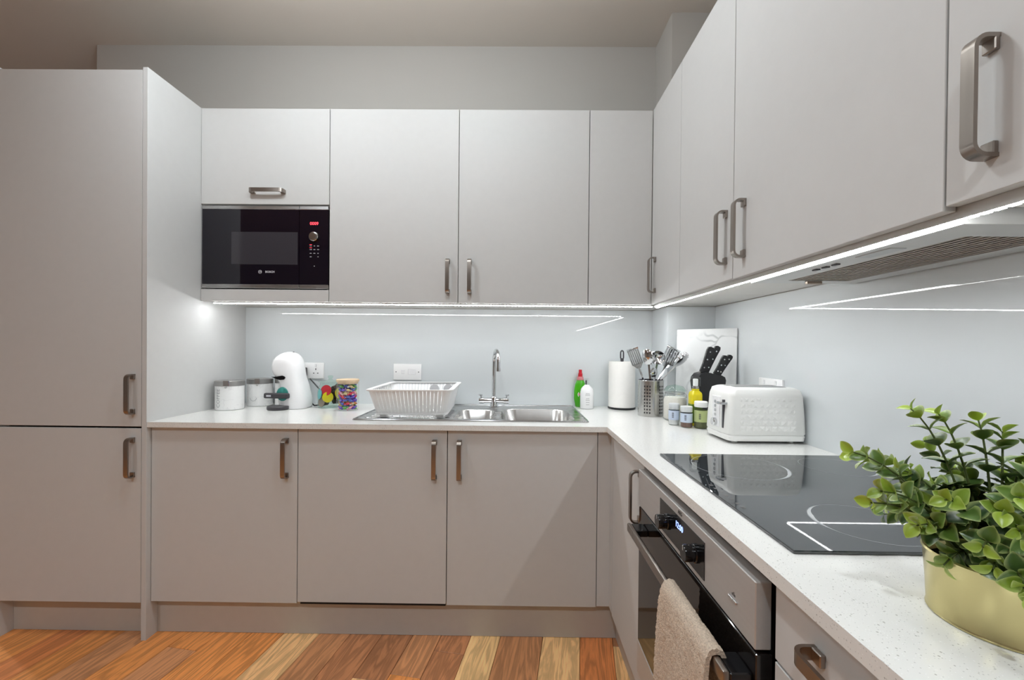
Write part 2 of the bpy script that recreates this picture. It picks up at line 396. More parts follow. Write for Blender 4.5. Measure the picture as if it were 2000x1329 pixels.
# tall fridge housing
t = thing('tall_cabinet', 'tall grey two-door fridge housing with a pale full-height end panel', 'cabinet', (-1.76, 1.95, 0))
carcass(t, -2.058, -1.484, YT + .021, YK - .004, .15, 2.262)
obj('end_panel', B().box(-1.482, XP, YT - .002, YK - .002, 0, 2.279, .0008, 1), 'door', t)
obj('end_panel', B().box(-2.080, -2.060, YT - .002, YK - .002, 0, 2.279, .0008, 1), 'door', t)
d = door_y(t, -2.058, -1.4835, .8545, 2.270, YT); handle_y(d, -1.517, .984, YT)
d = door_y(t, -2.058, -1.4835, .150, .8465, YT); handle_y(d, -1.517, .732, YT)
obj('plinth', B().box(-2.059, -1.483, 1.706, 1.722, .001, .149), 'plinth', t)

# base units of the back run
G0, G1, G2, G3 = XP, -.8685, -.2675, .3337
ZD0, ZD1 = .1452, .848
for x0, x1, hx, zb, lab in ((G0, G1, -.913, ZD0, 'grey base cupboard beside the tall fridge housing'),
                            (G1, G2, -.317, ZD0 - .0005, 'grey base unit under the drainer with a dark gap below its door'),
                            (G2, G3, -.218, ZD0 + .001, 'grey base cupboard under the sink bowls, next to the corner')):
    t = thing('base_cabinet', lab, 'cabinet', ((x0+x1)/2, 1.95, zb))
    carcass(t, x0 + .001, x1 - .001, YB + DT + .002, YK - .004, .150, .850, top=False)
    d = door_y(t, x0, x1, zb + (.006 if hx == -.317 else 0), ZD1); handle_y(d, hx, .732)
    if hx == -.317: obj('gap_shade_strip', B().box(x0 + .012, x1 - .003, YB + .003, YB + DT, zb - .003, zb + .0055), 'dark_void', t)  # dark strip stands in for the shade under the raised door
tag(obj('corner_post', B().box(G3 + .001, XD + .018, YB + .001, YB + DT, .150, .850).box(XD, XD + DT, 1.6285, YB, .150, .850), 'door'), 'narrow grey corner post between the sink cupboard and the oven run', 'filler panel')
tag(obj('plinth', B().box(XP + .001, .438, 1.706, 1.722, .001, .148), 'plinth'), 'long grey kickboard under the sink run', 'plinth')
tag(obj('plinth', B().box(.4215, .4375, YN, 1.7055, .001, .148), 'plinth'), 'grey kickboard under the oven run', 'plinth')

# base units of the right-hand run
t = thing('base_cabinet', 'narrow grey base cupboard between the corner post and the oven', 'cabinet', (.68, 1.43, .145))
carcass(t, XD + DT + .002, XR - .008, 1.236, 1.627, .150, .850, top=False, back='x')
d = door_x(t, 1.236, 1.627, ZD0, ZD1, XD); handle_x(d, 1.272, .732, XD)
t = thing('oven_housing', 'grey housing around the built-in oven', 'cabinet', (.68, .93, .145))
carcass(t, XD + .03, XR - .008, .619, 1.234, .150, .850, top=False, back='x', mat='dark_void')
obj('lower_panel', B().box(XD, XD + DT, .621, 1.232, ZD0, .232, .0009, 1), 'door', t)
t = thing('drawer_cabinet', 'grey drawer unit under the worktop beside the oven', 'cabinet', (.68, .32, .145))
carcass(t, XD + DT + .002, XR - .008, .018, .616, .150, .850, top=False, back='x')
for i, (z0, z1, hz) in enumerate(((.7285, ZD1, .797), (.440, .7245, .655), (ZD0, .436, .37))):
    d = door_x(t, .018, .6155, z0, z1, XD, name='drawer')
    inst('handle', HANDLE, d, T4(XD, .455, hz) @ R4('Z', 180) @ R4('X', 90))
t = thing('base_cabinet', 'grey base cupboard at the near end of the oven run', 'cabinet', (.68, -.27, .145))
carcass(t, XD + DT + .002, XR - .008, YN, .016, .150, .850, top=False, back='x')
d = door_x(t, YN, .016, ZD0, ZD1, XD); handle_x(d, -.02, .732, XD)

# worktop, one L-shaped quartz slab with the sink opening
SX0, SX1, SY0, SY1 = -.682, .312, 1.743, 2.240
hx0, hx1, hy0, hy1 = SX0 + .02, SX1 - .02, SY0 + .02, SY1 - .02
Z0 = .852
b = B()
for x0, x1, y0, y1 in ((XP + .0005, hx0, YT, YK - .007), (hx0, hx1, YT, hy0), (hx0, hx1, hy1, YK - .007), (hx1, XPL - .007, YT, YK - .007), (XPL - .007, XR - .007, YT, YPL - .007), (XT, XR - .007, YN, YT)):
    b.box(x0, x1, y0, y1, Z0, ZT)
tag(obj('worktop', b, 'quartz'), 'white speckled quartz L-shaped worktop', 'worktop')

# glass splashbacks
for lab, (x0, x1, y0, y1) in (('pale blue-grey glass splashback panel behind the sink', (XP + .001, XPL - .0065, YK - .0062, YK - .0002)),
                              ('narrow glass splashback strip on the side of the boxed corner', (XPL - .0062, XPL - .0002, YPL - .006, YK - .0066)),
                              ('short glass splashback panel behind the marble chopping board', (XPL - .0058, XR - .0066, YPL - .0064, YPL - .0004)),
                              ('long pale glass splashback on the wall behind the hob and toaster', (XR - .0062, XR - .0002, YN, YPL - .0066))):
    tag(obj('splashback', B().box(x0, x1, y0, y1, ZT - .004, 1.389), 'splash'), lab, 'splashback')

# wall units, back run
U = [XP, -.8645, -.2667, .3333, XU]
t = thing('wall_cabinet', 'grey wall unit with a lift-up flap above the microwave', 'cabinet', (-1.16, 2.1, ZU0))
carcass(t, U[0] + .001, U[1] - .001, YU + DT + .002, YK - .004, 1.392, ZU1 - .006)
obj('shelf', B().box(U[0] + .02, U[1] - .02, YU + .03, YK - .02, 1.830, 1.845), 'carcass', t)
d = door_y(t, U[0], U[1], 1.8365, ZU1, YU, 'flap'); inst('handle', HANDLE, d, T4(-1.147, YU, 1.893) @ R4('Z', -90) @ R4('X', 90))
door_y(t, U[0], U[1], ZU0, 1.4425, YU, 'bottom_panel')
for i, hx in ((1, -.313), (2, -.213)):
    t = thing('wall_cabinet', ('grey wall unit beside the microwave' if i == 1 else 'grey wall unit above the tap'), 'cabinet', ((U[i]+U[i+1])/2, 2.1, ZU0))
    carcass(t, U[i] + .001, U[i+1] - .001, YU + DT + .002, YK - .004, 1.392, ZU1 - .006)
    d = door_y(t, U[i], U[i+1], ZU0, ZU1, YU); handle_y(d, hx, 1.509, YU)
t = thing('corner_wall_cabinet', 'grey corner wall unit with a door on each side of the inner corner', 'cabinet', (.62, 2.05, ZU0))
UG = [1.9326, 1.603, 1.211, .616, .016]
obj('carcass', B().box(U[3] + .001, XPL - .008, YU + DT + .002, YK - .008, 1.392, 1.410).box(XU + DT + .002, XR - .008, UG[1] + .001, YPL - .008, 1.392, 1.410)
    .box(U[3] + .001, U[3] + .019, YU + DT + .002, YK - .008, 1.41, 2.272).box(XU + DT + .002, XR - .008, UG[1] + .001, UG[1] + .019, 1.41, 2.272)
    .box(U[3] + .001, XPL - .008, YU + DT + .002, YK - .008, 2.254, 2.272).box(XU + DT + .002, XR - .008, UG[1] + .001, YPL - .008, 2.254, 2.272), 'carcass', t)
door_y(t, U[3], XU + .001, ZU0, ZU1, YU)
d = door_x(t, UG[1], YU - .002, ZU0, ZU1, XU); handle_x(d, 1.878, 1.514)
# wall units, right-hand run
for i, hy, lab in ((1, 1.250, 'narrow grey wall unit between the corner unit and the extractor unit'), (2, 1.151, 'wide grey wall unit over the extractor hood'), (3, .556, 'grey wall unit with a large bow handle, beyond the extractor unit')):
    t = thing('wall_cabinet', lab, 'cabinet', (.8, (UG[i]+UG[i+1])/2, ZU0))
    z0 = 1.392 if i != 2 else 1.46
    carcass(t, XU + DT + .002, XR - .008, UG[i+1] + .001, UG[i] - .001, z0, ZU1 - .006, back='x')
    dz = {1: 0, 2: -.002, 3: .004}[i]
    d = door_x(t, UG[i+1], UG[i], ZU0 + dz, ZU1, XU); handle_x(d, hy, 1.514)

# under-cabinet light strips (profile, diodes)
def led_strip(lab, p0, p1, zt):
    p0 = Vector(p0); p1 = Vector(p1); d = (p1 - p0); n = int(d.length / .01667); dx = abs(d.x) > abs(d.y)
    t = thing('led_strip', lab, 'light strip', ((p0 + p1) / 2))
    w = .008
    if dx: obj('profile', B().box(p0.x, p1.x, p0.y - w, p0.y + w, zt - .010, zt - .0005), 'hood_body', t)
    else: obj('profile', B().box(p0.x - w, p0.x + w, p0.y, p1.y, zt - .010, zt - .0005), 'hood_body', t)
    b = B(); u = d.normalized()
    for i in range(n):
        c = p0 + u * ((i + .5) * .01667); a, e = (.0058, .0045) if dx else (.0045, .0058)
        b.box(c.x - a, c.x + a, c.y - e, c.y + e, zt - .0132, zt - .0102)
    o = obj('diodes', b, 'led', t, smooth=None); o['kind'] = 'stuff'
led_strip('glowing white LED strip under the wall units behind the sink', (-1.425, 1.968, 1.383), (.646, 1.968, 1.383), 1.392)
led_strip('glowing white LED strip under the wall units above the hob', (.655, YN + .6, 1.383), (.655, 1.955, 1.383), 1.3875)
# light rail that carries the right-hand strip under the extractor unit
tag(obj('light_rail', B().box(XU + .0205, XU + .0245, .03, 1.90, 1.3745, 1.3915), 'hood_body'), 'thin metal rail beside the LED strip above the hob', 'rail')

# extractor hood under the wide wall unit
t = thing('extractor_hood', 'slim built-in extractor hood with a slotted metal grease filter', 'extractor hood', (.82, .92, 1.37))
hy0, hy1 = .632, 1.196; hx0, hx1 = .668, .955
b = B(); fx0, fx1, fy0, fy1 = .742, .905, .70, 1.15
for x0, x1, y0, y1 in ((hx0, fx0, hy0, hy1), (fx1, hx1, hy0, hy1), (fx0, fx1, hy0, fy0), (fx0, fx1, fy1, hy1)):
    b.box(x0, x1, y0, y1, 1.372, 1.455)
obj('body', b, 'hood_body', t)
obj('filter_shade_backing', B().box(fx0, fx1, fy0, fy1, 1.420, 1.43), 'dark_void', t)  # dark sheet makes the gaps between the slats read as shade
n = 11; slat = B().box(-.0030, .0030, -(fy1 - fy0)/2, (fy1 - fy0)/2, -.0003, .0003); sm = slat.data('slat', None); sm.materials.append(MAT['filter_mesh'])
for i in range(n): inst('slat', sm, t, T4(fx0 + (i + .5)*(fx1 - fx0)/n, (fy0 + fy1)/2, 1.3735))
bb = B()
for i in range(12): y = fy0 + (i + .5)*(fy1 - fy0)/12; bb.box(fx0, fx1, y - .0015, y + .0015, 1.3738, 1.3743)
obj('filter_bars', bb, 'filter_mesh', t)
obj('filter_catch', B().box(.80, .84, fy1 + .004, fy1 + .018, 1.364, 1.373, .002, 1), 'filter_mesh', t)
for y in (.93, .96, .99): obj('button', B().box(.700, .710, y - .008, y + .008, 1.369, 1.373, .001, 1), 'dark_grey', t)
obj('lamp_cover', B().box(.690, .722, .78, .86, 1.3705, 1.373, .001, 1), 'print_grey', t)

# unseen downlights added to brighten the doors, floor and far recess
for i, (x, y, wt) in enumerate(DOWN):
    t = thing('fill_downlight', ['added fill downlight over the middle of the room', 'added fill downlight near the left wall', 'added fill downlight beyond the fridge housing'][i], 'ceiling light', (x, y, ZC - .003), 'added fill downlights')
    obj('bezel', B().lathe([(.036, -.003), (.046, -.003), (.046, 0), (.036, 0)], x, y, ZC, 28, False, False), 'steel', t)
    obj('lens', B().lathe([(.035, -.0012), (.035, -.0004)], x, y, ZC, 24), 'fill_lamp', t)
    ld = bpy.data.lights.new('fill_beam', 'SPOT'); ld.energy = wt; ld.color = DOWN_COL; ld.spot_size = math.radians(165); ld.spot_blend = .9; ld.shadow_soft_size = .035
    lo = bpy.data.objects.new('fill_beam', ld); COL.objects.link(lo); lo.parent = t; lo.location = (0, 0, -.012)

for gx, gy, gz, gr, where in GLOBES:  # globe shape chosen to brighten the ceiling; neither light is in view
    t = thing('unseen_ceiling_light', 'unseen globe ceiling light ' + where, 'ceiling light', (gx, gy, gz - gr))
    obj('ceiling_rose', B().lathe([(.05, -.018), (.052, -.015), (.052, 0)], gx, gy, ZC, 32), 'steel', t)
    obj('stem', B().cyl((gx, gy, gz + gr), (gx, gy, ZC - .018), .006, 12), 'steel', t)
    obj('globe', B().sphere((gx, gy, gz), gr, u=24, v=14), 'globe_glow', t)

# ------------------------------------------------------------------ text helper
def text_mesh(body, size, bold=False):
    cu_ = bpy.data.curves.new('t', 'FONT'); cu_.body = body; cu_.size = size; cu_.align_x = 'CENTER'; cu_.align_y = 'CENTER'; cu_.extrude = .0002; cu_.resolution_u = 2
    if bold: cu_.offset = size * .02
    o = bpy.data.objects.new('t', cu_); COL.objects.link(o); bpy.context.view_layer.update()
    me = bpy.data.meshes.new_from_object(o.evaluated_get(bpy.context.evaluated_depsgraph_get())); bpy.data.objects.remove(o); bpy.data.curves.remove(cu_)
    return me
def text_y(name, body, size, x, y, z, mat, parent, bold=False):   # reads from -Y
    me = text_mesh(body, size, bold); me.transform(T4(x, y, z) @ R4('X', 90)); return obj(name, me, mat, parent, smooth=None)
def text_x(name, body, size, x, y, z, mat, parent, bold=False):   # reads from -X
    me = text_mesh(body, size, bold); me.transform(T4(x, y, z) @ R4('Z', -90) @ R4('X', 90)); return obj(name, me, mat, parent, smooth=None)
def text_cyl(name, body, size, cx, cy, r, z, a0, mat, parent, vertical=False):
    me = text_mesh(body, size)
    for v in me.vertices:
        x, y = (v.co.x, v.co.y) if not vertical else (-v.co.y, v.co.x)
        a = a0 + x / r; rr = r + .0004 + v.co.z
        v.co = (cx + rr*math.sin(a), cy - rr*math.cos(a), z + y)
    return obj(name, me, mat, parent, smooth=None)

# ------------------------------------------------------------------ microwave
t = thing('microwave', 'black glass built-in microwave with steel trims and a round dial', 'microwave', (-1.16, 2.08, 1.446))
mx0, mx1, mxs, my = -1.454, -.868, -1.003, YU - .001
obj('body', B().box(mx0 + .01, mx1 - .01, YU + .024, YK - .03, 1.452, 1.822), 'dark_void', t)
dr = obj('door', B().box(mx0, mxs - .001, my, my + .022, 1.466, 1.812), 'mw_glass', t)
obj('window', B().box(-1.318, -1.010, my - .0006, my, 1.558, 1.708), 'mw_window', dr)
obj('trim', B().box(mx0, mxs - .001, my - .002, my + .022, 1.8125, 1.828, .001, 1), 'steel', dr)
obj('trim', B().box(mx0, mxs - .001, my - .002, my + .022, 1.4475, 1.4655, .001, 1), 'steel', dr)
text_y('lettering', 'BOSCH', .0135, -1.138, my - .0004, 1.5235, 'print_white', dr, True)
obj('emblem', B().tube([(-1.184 + .0075*math.cos(a*PI/10), my - .0006, 1.5235 + .0075*math.sin(a*PI/10)) for a in range(20)], .0008, 6, True)
    .box(-1.1885, -1.1868, my - .001, my, 1.5188, 1.5282).box(-1.1812, -1.1795, my - .001, my, 1.5188, 1.5282).box(-1.1885, -1.1795, my - .001, my, 1.5227, 1.5243), 'print_white', dr)
cp = obj('control_panel', B().box(mxs + .001, mx1, my, my + .022, 1.466, 1.812), 'mw_glass', t)
obj('trim', B().box(mxs + .001, mx1, my - .002, my + .022, 1.8125, 1.828, .001, 1), 'steel', cp)
obj('trim', B().box(mxs + .001, mx1, my - .002, my + .022, 1.4475, 1.4655, .001, 1), 'steel', cp)
text_y('display', '0009', .020, -.934, my - .0005, 1.748, 'display_red', cp, True)
kn = B().lathe([(.0215, 0), (.0215, .012), (.0195, .014), (.016, .0142), (.0155, .0155), (0.0001, .0155)], seg=32, M=T4(-.9325, my, 1.687) @ R4('X', 90))
obj('dial', kn, 'polished', t)
b = B()
for (dx_, dz_, w_) in ((-.017, .0, 5), (0, .0, 3), (.017, 0, 4.5), (-.017, -.0165, 5), (0, -.0165, 4), (.017, -.0165, 4.5), (-.017, -.034, 4.5), (0, -.034, 4.5), (.017, -.034, 2.5), (-.017, -.05, 4), (.017, -.05, 2.5), (0, -.093, 2)):
    obj('key_mark', B().box(-.9325 + dx_ - w_/1000, -.9325 + dx_ + w_/1000, my - .0006, my, 1.645 + dz_ - .0016, 1.645 + dz_ + .0016), 'print_grey', cp)
b = B()
for dz_ in (.0065, -.0085): b.box(-.955, -.944, my - .0006, my, 1.645 + dz_ - .0007, 1.645 + dz_ + .0007)
obj('key_lights', b, 'display_red', cp)

# ------------------------------------------------------------------ oven
t = thing('oven', 'built-in steel oven with two black knobs, blue clock and bar handle', 'oven', (.65, .93, .235))
oy0, oy1, ox = .632, 1.228, .366
obj('body', B().box(.405, XR - .03, oy0 + .012, oy1 - .012, .240, .835), 'dark_void', t)
fa = obj('fascia', B().box(ox, ox + .025, oy0, oy1, .7265, .830, .0015, 1), 'steel_fascia', t)
cg = obj('control_glass', B().box(ox - .0012, ox + .001, .800, 1.045, .738, .811), 'black_gloss', fa)
text_x('clock', '12:00', .019, ox - .0018, .922, .790, 'display_blue', cg)
text_x('lettering', 'AEG', .012, ox - .0006, .921, .8205, 'logo_dark', fa, True)
for y in (.992, .838):
    k = obj('knob', B().lathe([(.0185, 0), (.0185, .004), (.0165, .006), (.0165, .024), (.0155, .026), (.0001, .026)], seg=28, M=T4(ox - .001, y, .773) @ R4('Y', -90)), 'black_gloss', t)
    obj('pointer', B().box(ox - .0276, ox - .0268, y - .0012, y + .0012, .779, .788), 'print_grey', k)
obj('button', B().box(ox - .003, ox, .682, .708, .7645, .7685, .0006, 1), 'polished', fa)
obj('button_mark', B().box(ox - .0006, ox, .693, .6945, .7725, .779).box(ox - .0006, ox, .697, .699, .7725, .776).box(ox - .0006, ox, .6895, .6915, .7725, .776), 'logo_dark', fa)
dr = obj('oven_door', B().box(ox + .002, ox + .028, oy0, oy1, .330, .7205, .0015, 1), 'oven_glass', t)
obj('door_trim', B().box(ox + .001, ox + .028, oy0, oy1, .236, .329, .0012, 1), 'steel_fascia', dr)
hb = obj('bar_handle', B().box(.322, .334, .640, 1.190, .664, .688, .004, 2), 'nickel', t)
for y in (1.166, .664): obj('bracket', B().box(.334, ox + .002, y - .024, y + .024, .667, .685, .002, 1), 'black_gloss', hb)

# towel over the oven handle
b = B(); rings = []; ny = 96
def wavy(a, k): return .004*math.sin(a*9 + k) + .002*math.sin(a*23 + 2*k)
prof = [(.298, .28), (.299, .36), (.300, .44), (.301, .52), (.303, .60), (.306, .655), (.311, .685), (.318, .697), (.328, .700), (.338, .697), (.344, .686), (.346, .66), (.347, .60), (.348, .52), (.349, .44)]
inner = [(.309, .28), (.310, .36), (.311, .44), (.312, .52), (.313, .60), (.3145, .655), (.317, .678), (.321, .6885), (.328, .6905), (.334, .689), (.337, .68), (.338, .66), (.339, .60), (.339, .52), (.340, .44)]
def dense(pr, step=.0032):
    out = []
    for (xa, za), (xb, zb_) in zip(pr[:-1], pr[1:]):
        n_ = max(1, int(math.hypot(xb - xa, zb_ - za)/step))
        out += [(xa + (xb - xa)*i/n_, za + (zb_ - za)*i/n_) for i in range(n_)]
    return out + [pr[-1]]
dp = dense(prof); rt = random.Random(5)
for j in range(ny + 1):
    a = j / ny; y = .672 + a*.205; ring = []
    for pr_, rough_ in ((dp, .0016), (inner[::-1], 0)):
        for x, z in pr_:
            wv_ = wavy(a, 1)*(min(1, max(0, (.69 - z)*6)) if x < .325 else .1); e = rt.uniform(-rough_, rough_*.6)
            ring.append((x + wv_ + (e if z < .68 else 0), y + (.7 - z)*.03*(a - .35) + rt.uniform(-.0006, .0006)*(rough_ > 0), z + (e if z >= .68 else 0)))
    rings.append(ring)
b.loft(rings)
tag(obj('hand_towel', b, 'towel_loops', smooth=60), 'beige terry hand towel hung over the oven handle', 'towel')

# ------------------------------------------------------------------ induction hob
t = thing('hob', 'black glass induction hob set on the quartz worktop', 'hob', (.684, .926, ZT))
kx0, kx1, ky0, ky1 = .4227, .9455, .632, 1.2185
hz = ZT + .0055
obj('glass', B().box(kx0, kx1, ky0, ky1, ZT + .0003, hz, .0012, 1), 'hob_glass', t, smooth=None)
def ring_mesh(cx, cy, r, w0, w1, a0, a1, crescent=False):
    b = B(); n = 48; outer = []; inn = []
    for i in range(n + 1):
        a = a0 + (a1 - a0)*i/n
        w = w0 + (w1 - w0)*abs(2*i/n - 1) if crescent else w0
        outer.append(Vector((cx + r*math.cos(a), cy + r*math.sin(a), hz + .00015))); inn.append(Vector((cx + (r - w)*math.cos(a), cy + (r - w)*math.sin(a), hz + .00015)))
    b.loft([outer, inn], closed=False); return b
for cx_, cy_, r_, ca in ((.620, .738, .087, 157), (.585, 1.092, .115, -32), (.845, .745, .085, 157), (.845, 1.100, .085, -32)):
    obj('zone_ring', ring_mesh(cx_, cy_, r_, .0009, .0009, 0, 2*PI), 'print_grey', t, smooth=None)
    ca = math.radians(ca); obj('zone_crescent', ring_mesh(cx_, cy_, r_ + .0003, .010, .0009, ca - .95, ca + .95, True), 'print_grey', t, smooth=None)
b = B()
for i in range(7): b.box(.436, .444, .80 + i*.022, .808 + i*.022, hz, hz + .00015)
obj('touch_marks', b, 'logo_dark', t)

# ------------------------------------------------------------------ sink and tap
def rrect(x0, x1, y0, y1, r, z, n=7):
    pts = []
    for cx_, cy_, a0 in ((x1 - r, y1 - r, 0), (x0 + r, y1 - r, PI/2), (x0 + r, y0 + r, PI), (x1 - r, y0 + r, 1.5*PI)):
        for k in range(n + 1): a = a0 + k/n*PI/2; pts.append(Vector((cx_ + r*math.cos(a), cy_ + r*math.sin(a), z)))
    return pts
t = thing('sink', 'stainless steel one-and-a-half bowl sink with a drainer', 'sink', (-.185, 1.99, ZT))
zs = ZT + .003
bowls = [(-.270, -.092, 1.790, 2.062, .05, .10), (-.066, .262, 1.766, 2.096, .07, .14)]
bm = bmesh.new()
def loop(pts):
    vs = [bm.verts.new(p) for p in pts]; return [bm.edges.new((vs[i], vs[(i+1) % len(vs)])) for i in range(len(vs))]
es = loop(rrect(SX0, SX1, SY0, SY1, .012, zs, 4))
for x0, x1, y0, y1, r, dp in bowls: es += loop(rrect(x0, x1, y0, y1, r, zs))
bmesh.ops.triangle_fill(bm, use_beauty=True, use_dissolve=False, edges=es)
b = B(); b.bm.free(); b.bm = bm
o_ = rrect(SX0, SX1, SY0, SY1, .012, zs, 4); b.loft([rrect(SX0, SX1, SY0, SY1, .012, ZT + .0003, 4), o_], cap0=False, cap1=False)
bmesh.ops.remove_doubles(b.bm, verts=b.bm.verts[:], dist=.00005)
obj('deck', b, 'steel', t, smooth=30)
for i, (x0, x1, y0, y1, r, dp) in enumerate(bowls):
    rg = [rrect(x0, x1, y0, y1, r, zs), rrect(x0 + .003, x1 - .003, y0 + .003, y1 - .003, r, zs - .004), rrect(x0 + .010, x1 - .010, y0 + .010, y1 - .010, r, zs - dp + .03),
          rrect(x0 + .018, x1 - .018, y0 + .018, y1 - .018, r, zs - dp + .008), rrect(x0 + .04, x1 - .04, y0 + .04, y1 - .04, r*.8, zs - dp)]
    bo = obj('bowl', B().loft(rg, cap0=False), 'steel_v', t, smooth=50)
    obj('waste', B().lathe([(.036, .002), (.036, .004), (.026, .004), (.024, .0025), (.0001, .0025)], (x0+x1)/2, (y0+y1)/2, zs - dp, 24), 'chrome', bo)
b = B()
o1 = rrect(SX0 + .003, SX1 - .003, SY0 + .003, SY1 - .003, .011, zs + .0015, 4)
b.tube(o1, .0022, 8, True)
obj('raised_rim', b, 'polished', t)
b = B()
for i in range(9):
    y = 1.80 + i*.045
    for x0, x1 in ((-.655, -.33),):
        b.sphere(((x0+x1)/2, y, zs), 1, ((x1-x0)/2, .007, .003), 20, 8)
obj('drainer_ribs', b, 'polished', t)
obj('strainer', B().box(-.305, -.285, 1.83, 2.05, zs, zs + .002, .001, 1), 'polished', t)

t = thing('mixer_tap', 'chrome swan-neck mixer tap with two short levers', 'tap', (-.107, 2.15, zs))
tx, ty = -.107, 2.15
obj('base', B().lathe([(.026, 0), (.026, .004), (.020, .008), (.017, .022), (.017, .05), (.013, .056)], tx, ty, zs, 28), 'chrome', t)
obj('body', B().cyl((tx - .050, ty, zs + .036), (tx + .050, ty, zs + .036), .0135, 20), 'chrome', t)
for s_ in (-1, 1):
    vv = obj('valve', B().cyl((tx + s_*.0505, ty, zs + .036), (tx + s_*.076, ty, zs + .036), .0155, 20), 'chrome', t)
    obj('lever', B().cyl((tx + s_*.066, ty, zs + .048), (tx + s_*.066, ty, zs + .062), .0045, 12).cyl((tx + s_*.062, ty, zs + .0635), (tx + s_*.074, ty - .022, zs + .066), .0042, 12), 'chrome', vv)
pth = [(tx, ty, zs + .05), (tx, ty, zs + .10), (tx, ty, zs + .18), (tx, ty, zs + .235)]
dirx, diry = .22, -.975; rad = .058
for k in range(1, 13):
    a = k/12*PI; pth.append((tx + dirx*rad*(1 - math.cos(a)), ty + diry*rad*(1 - math.cos(a)), zs + .235 + rad*math.sin(a)))
pth.append((tx + dirx*2*rad, ty + diry*2*rad, zs + .205))
obj('spout', B().tube(pth, .0098, 16, up=(1, 0, 0)), 'chrome', t, smooth=60)
obj('aerator', B().cyl((tx + dirx*2*rad, ty + diry*2*rad, zs + .192), (tx + dirx*2*rad, ty + diry*2*rad, zs + .208), .0115, 18), 'chrome', t)

# dish rack
t = thing('dish_rack', 'white plastic dish drainer basket on the sink drainer', 'dish rack', (-.455, 1.96, zs))
RM = T4(-.450, 1.955, 0) @ R4('Z', 2.5)
rw, rd, bw, bd, z0, z1 = .175, .215, .150, .170, ZT + .020, 1.003
b = B()
b.loft([[RM @ p for p in rrect(-rw - .006, rw + .006, -rd - .006, rd + .006, .03, z1 - .006)], [RM @ p for p in rrect(-rw - .008, rw + .008, -rd - .008, rd + .008, .03, z1)],
        [RM @ p for p in rrect(-rw + .014, rw - .014, -rd + .014, rd - .014, .022, z1)], [RM @ p for p in rrect(-rw + .010, rw - .010, -rd + .010, rd - .010, .024, z1 - .006)]], cap0=False, cap1=False)
obj('rim', b, 'white_plastic', t)
b = B(); b.loft([[RM @ p for p in rrect(-bw - .004, bw + .004, -bd - .004, bd + .004, .025, z0 + .008)], [RM @ p for p in rrect(-bw - .004, bw + .004, -bd - .004, bd + .004, .025, z0)], [RM @ p for p in rrect(-bw + .012, bw - .012, -bd + .012, bd - .012, .02, z0)], [RM @ p for p in rrect(-bw + .012, bw - .012, -bd + .012, bd - .012, .02, z0 + .008)]], cap0=False, cap1=False)
for i in range(9): x = -bw + (i + .5)*2*bw/9; b.box(x - .003, x + .003, -bd, bd, z0 + .001, z0 + .006, M=RM)
for i in range(7): y = -bd + (i + .5)*2*bd/7; b.box(-bw, bw, y - .003, y + .003, z0 + .001, z0 + .005, M=RM)
obj('floor_grid', b, 'white_plastic', t)
b = B()
for sx_ in (-1, 1):
    for sy_ in (-1, 1): b.box(sx_*(bw - .03) - .018, sx_*(bw - .03) + .018, sy_*(bd - .03) - .018, sy_*(bd - .03) + .018, zs + .0032, z0 + .002, .004, 1, M=RM)
obj('feet', b, 'white_plastic', t)
def bar_mesh(p, q, w=.0034): return B().tube([p, q], 0, flat=(w, .004), up=(1, 0, 0) if abs(p[0]-q[0]) > abs(p[1]-q[1]) and False else None)
nb = 19
for i in range(nb):
    x = -1 + 2*(i + .5)/nb
    for s_ in (-1, 1):
        p = RM @ Vector((x*(bw - .012), s_*(bd - .001), z0 + .004)); q = RM @ Vector((x*(rw - .022), s_*(rd - .002), z1 - .004))
        obj('bar', B().tube([p, q], 0, flat=(.0132, .0035), up=(1, 0, 0)), 'white_plastic', t)
nb = 13
for i in range(nb):
    y = -1 + 2*(i + .5)/nb
    for s_ in (-1, 1):
        p = RM @ Vector((s_*(bw - .001), y*(bd - .012), z0 + .004)); q = RM @ Vector((s_*(rw - .002), y*(rd - .022), z1 - .004))
        obj('bar', B().tube([p, q], 0, flat=(.0132, .0035), up=(0, 1, 0)), 'white_plastic', t)
for sx_ in (-1, 1):
    for sy_ in (-1, 1):
        b = B(); ring = []
        ctr = [((bw - .025)*sx_, (bd - .025)*sy_, z0 + .003, .027), ((rw - .03)*sx_, (rd - .03)*sy_, z1 - .004, .030)]
        rg = []
        for off in (0, -.003):
            for cx_, cy_, z, r in ctr[:: 1 if off == 0 else -1]:
                a0 = math.atan2(sy_, sx_); rg.append([RM @ Vector((cx_ + (r + off)*math.cos(a0 + (k/6 - .5)*PI/2*1.05), cy_ + (r + off)*math.sin(a0 + (k/6 - .5)*PI/2*1.05), z)) for k in range(7)])
        b.loft(rg, closed=False); obj('corner', b, 'white_plastic', t)
# round cut-outs' discs in the far side of the basket
for x in (.045, .115):
    obj('disc', B().lathe([(.024, 0), (.024, .003)], seg=24, M=RM @ T4(x, rd - .020, z1 - .035) @ R4('X', 78)), 'ink_soft', t)

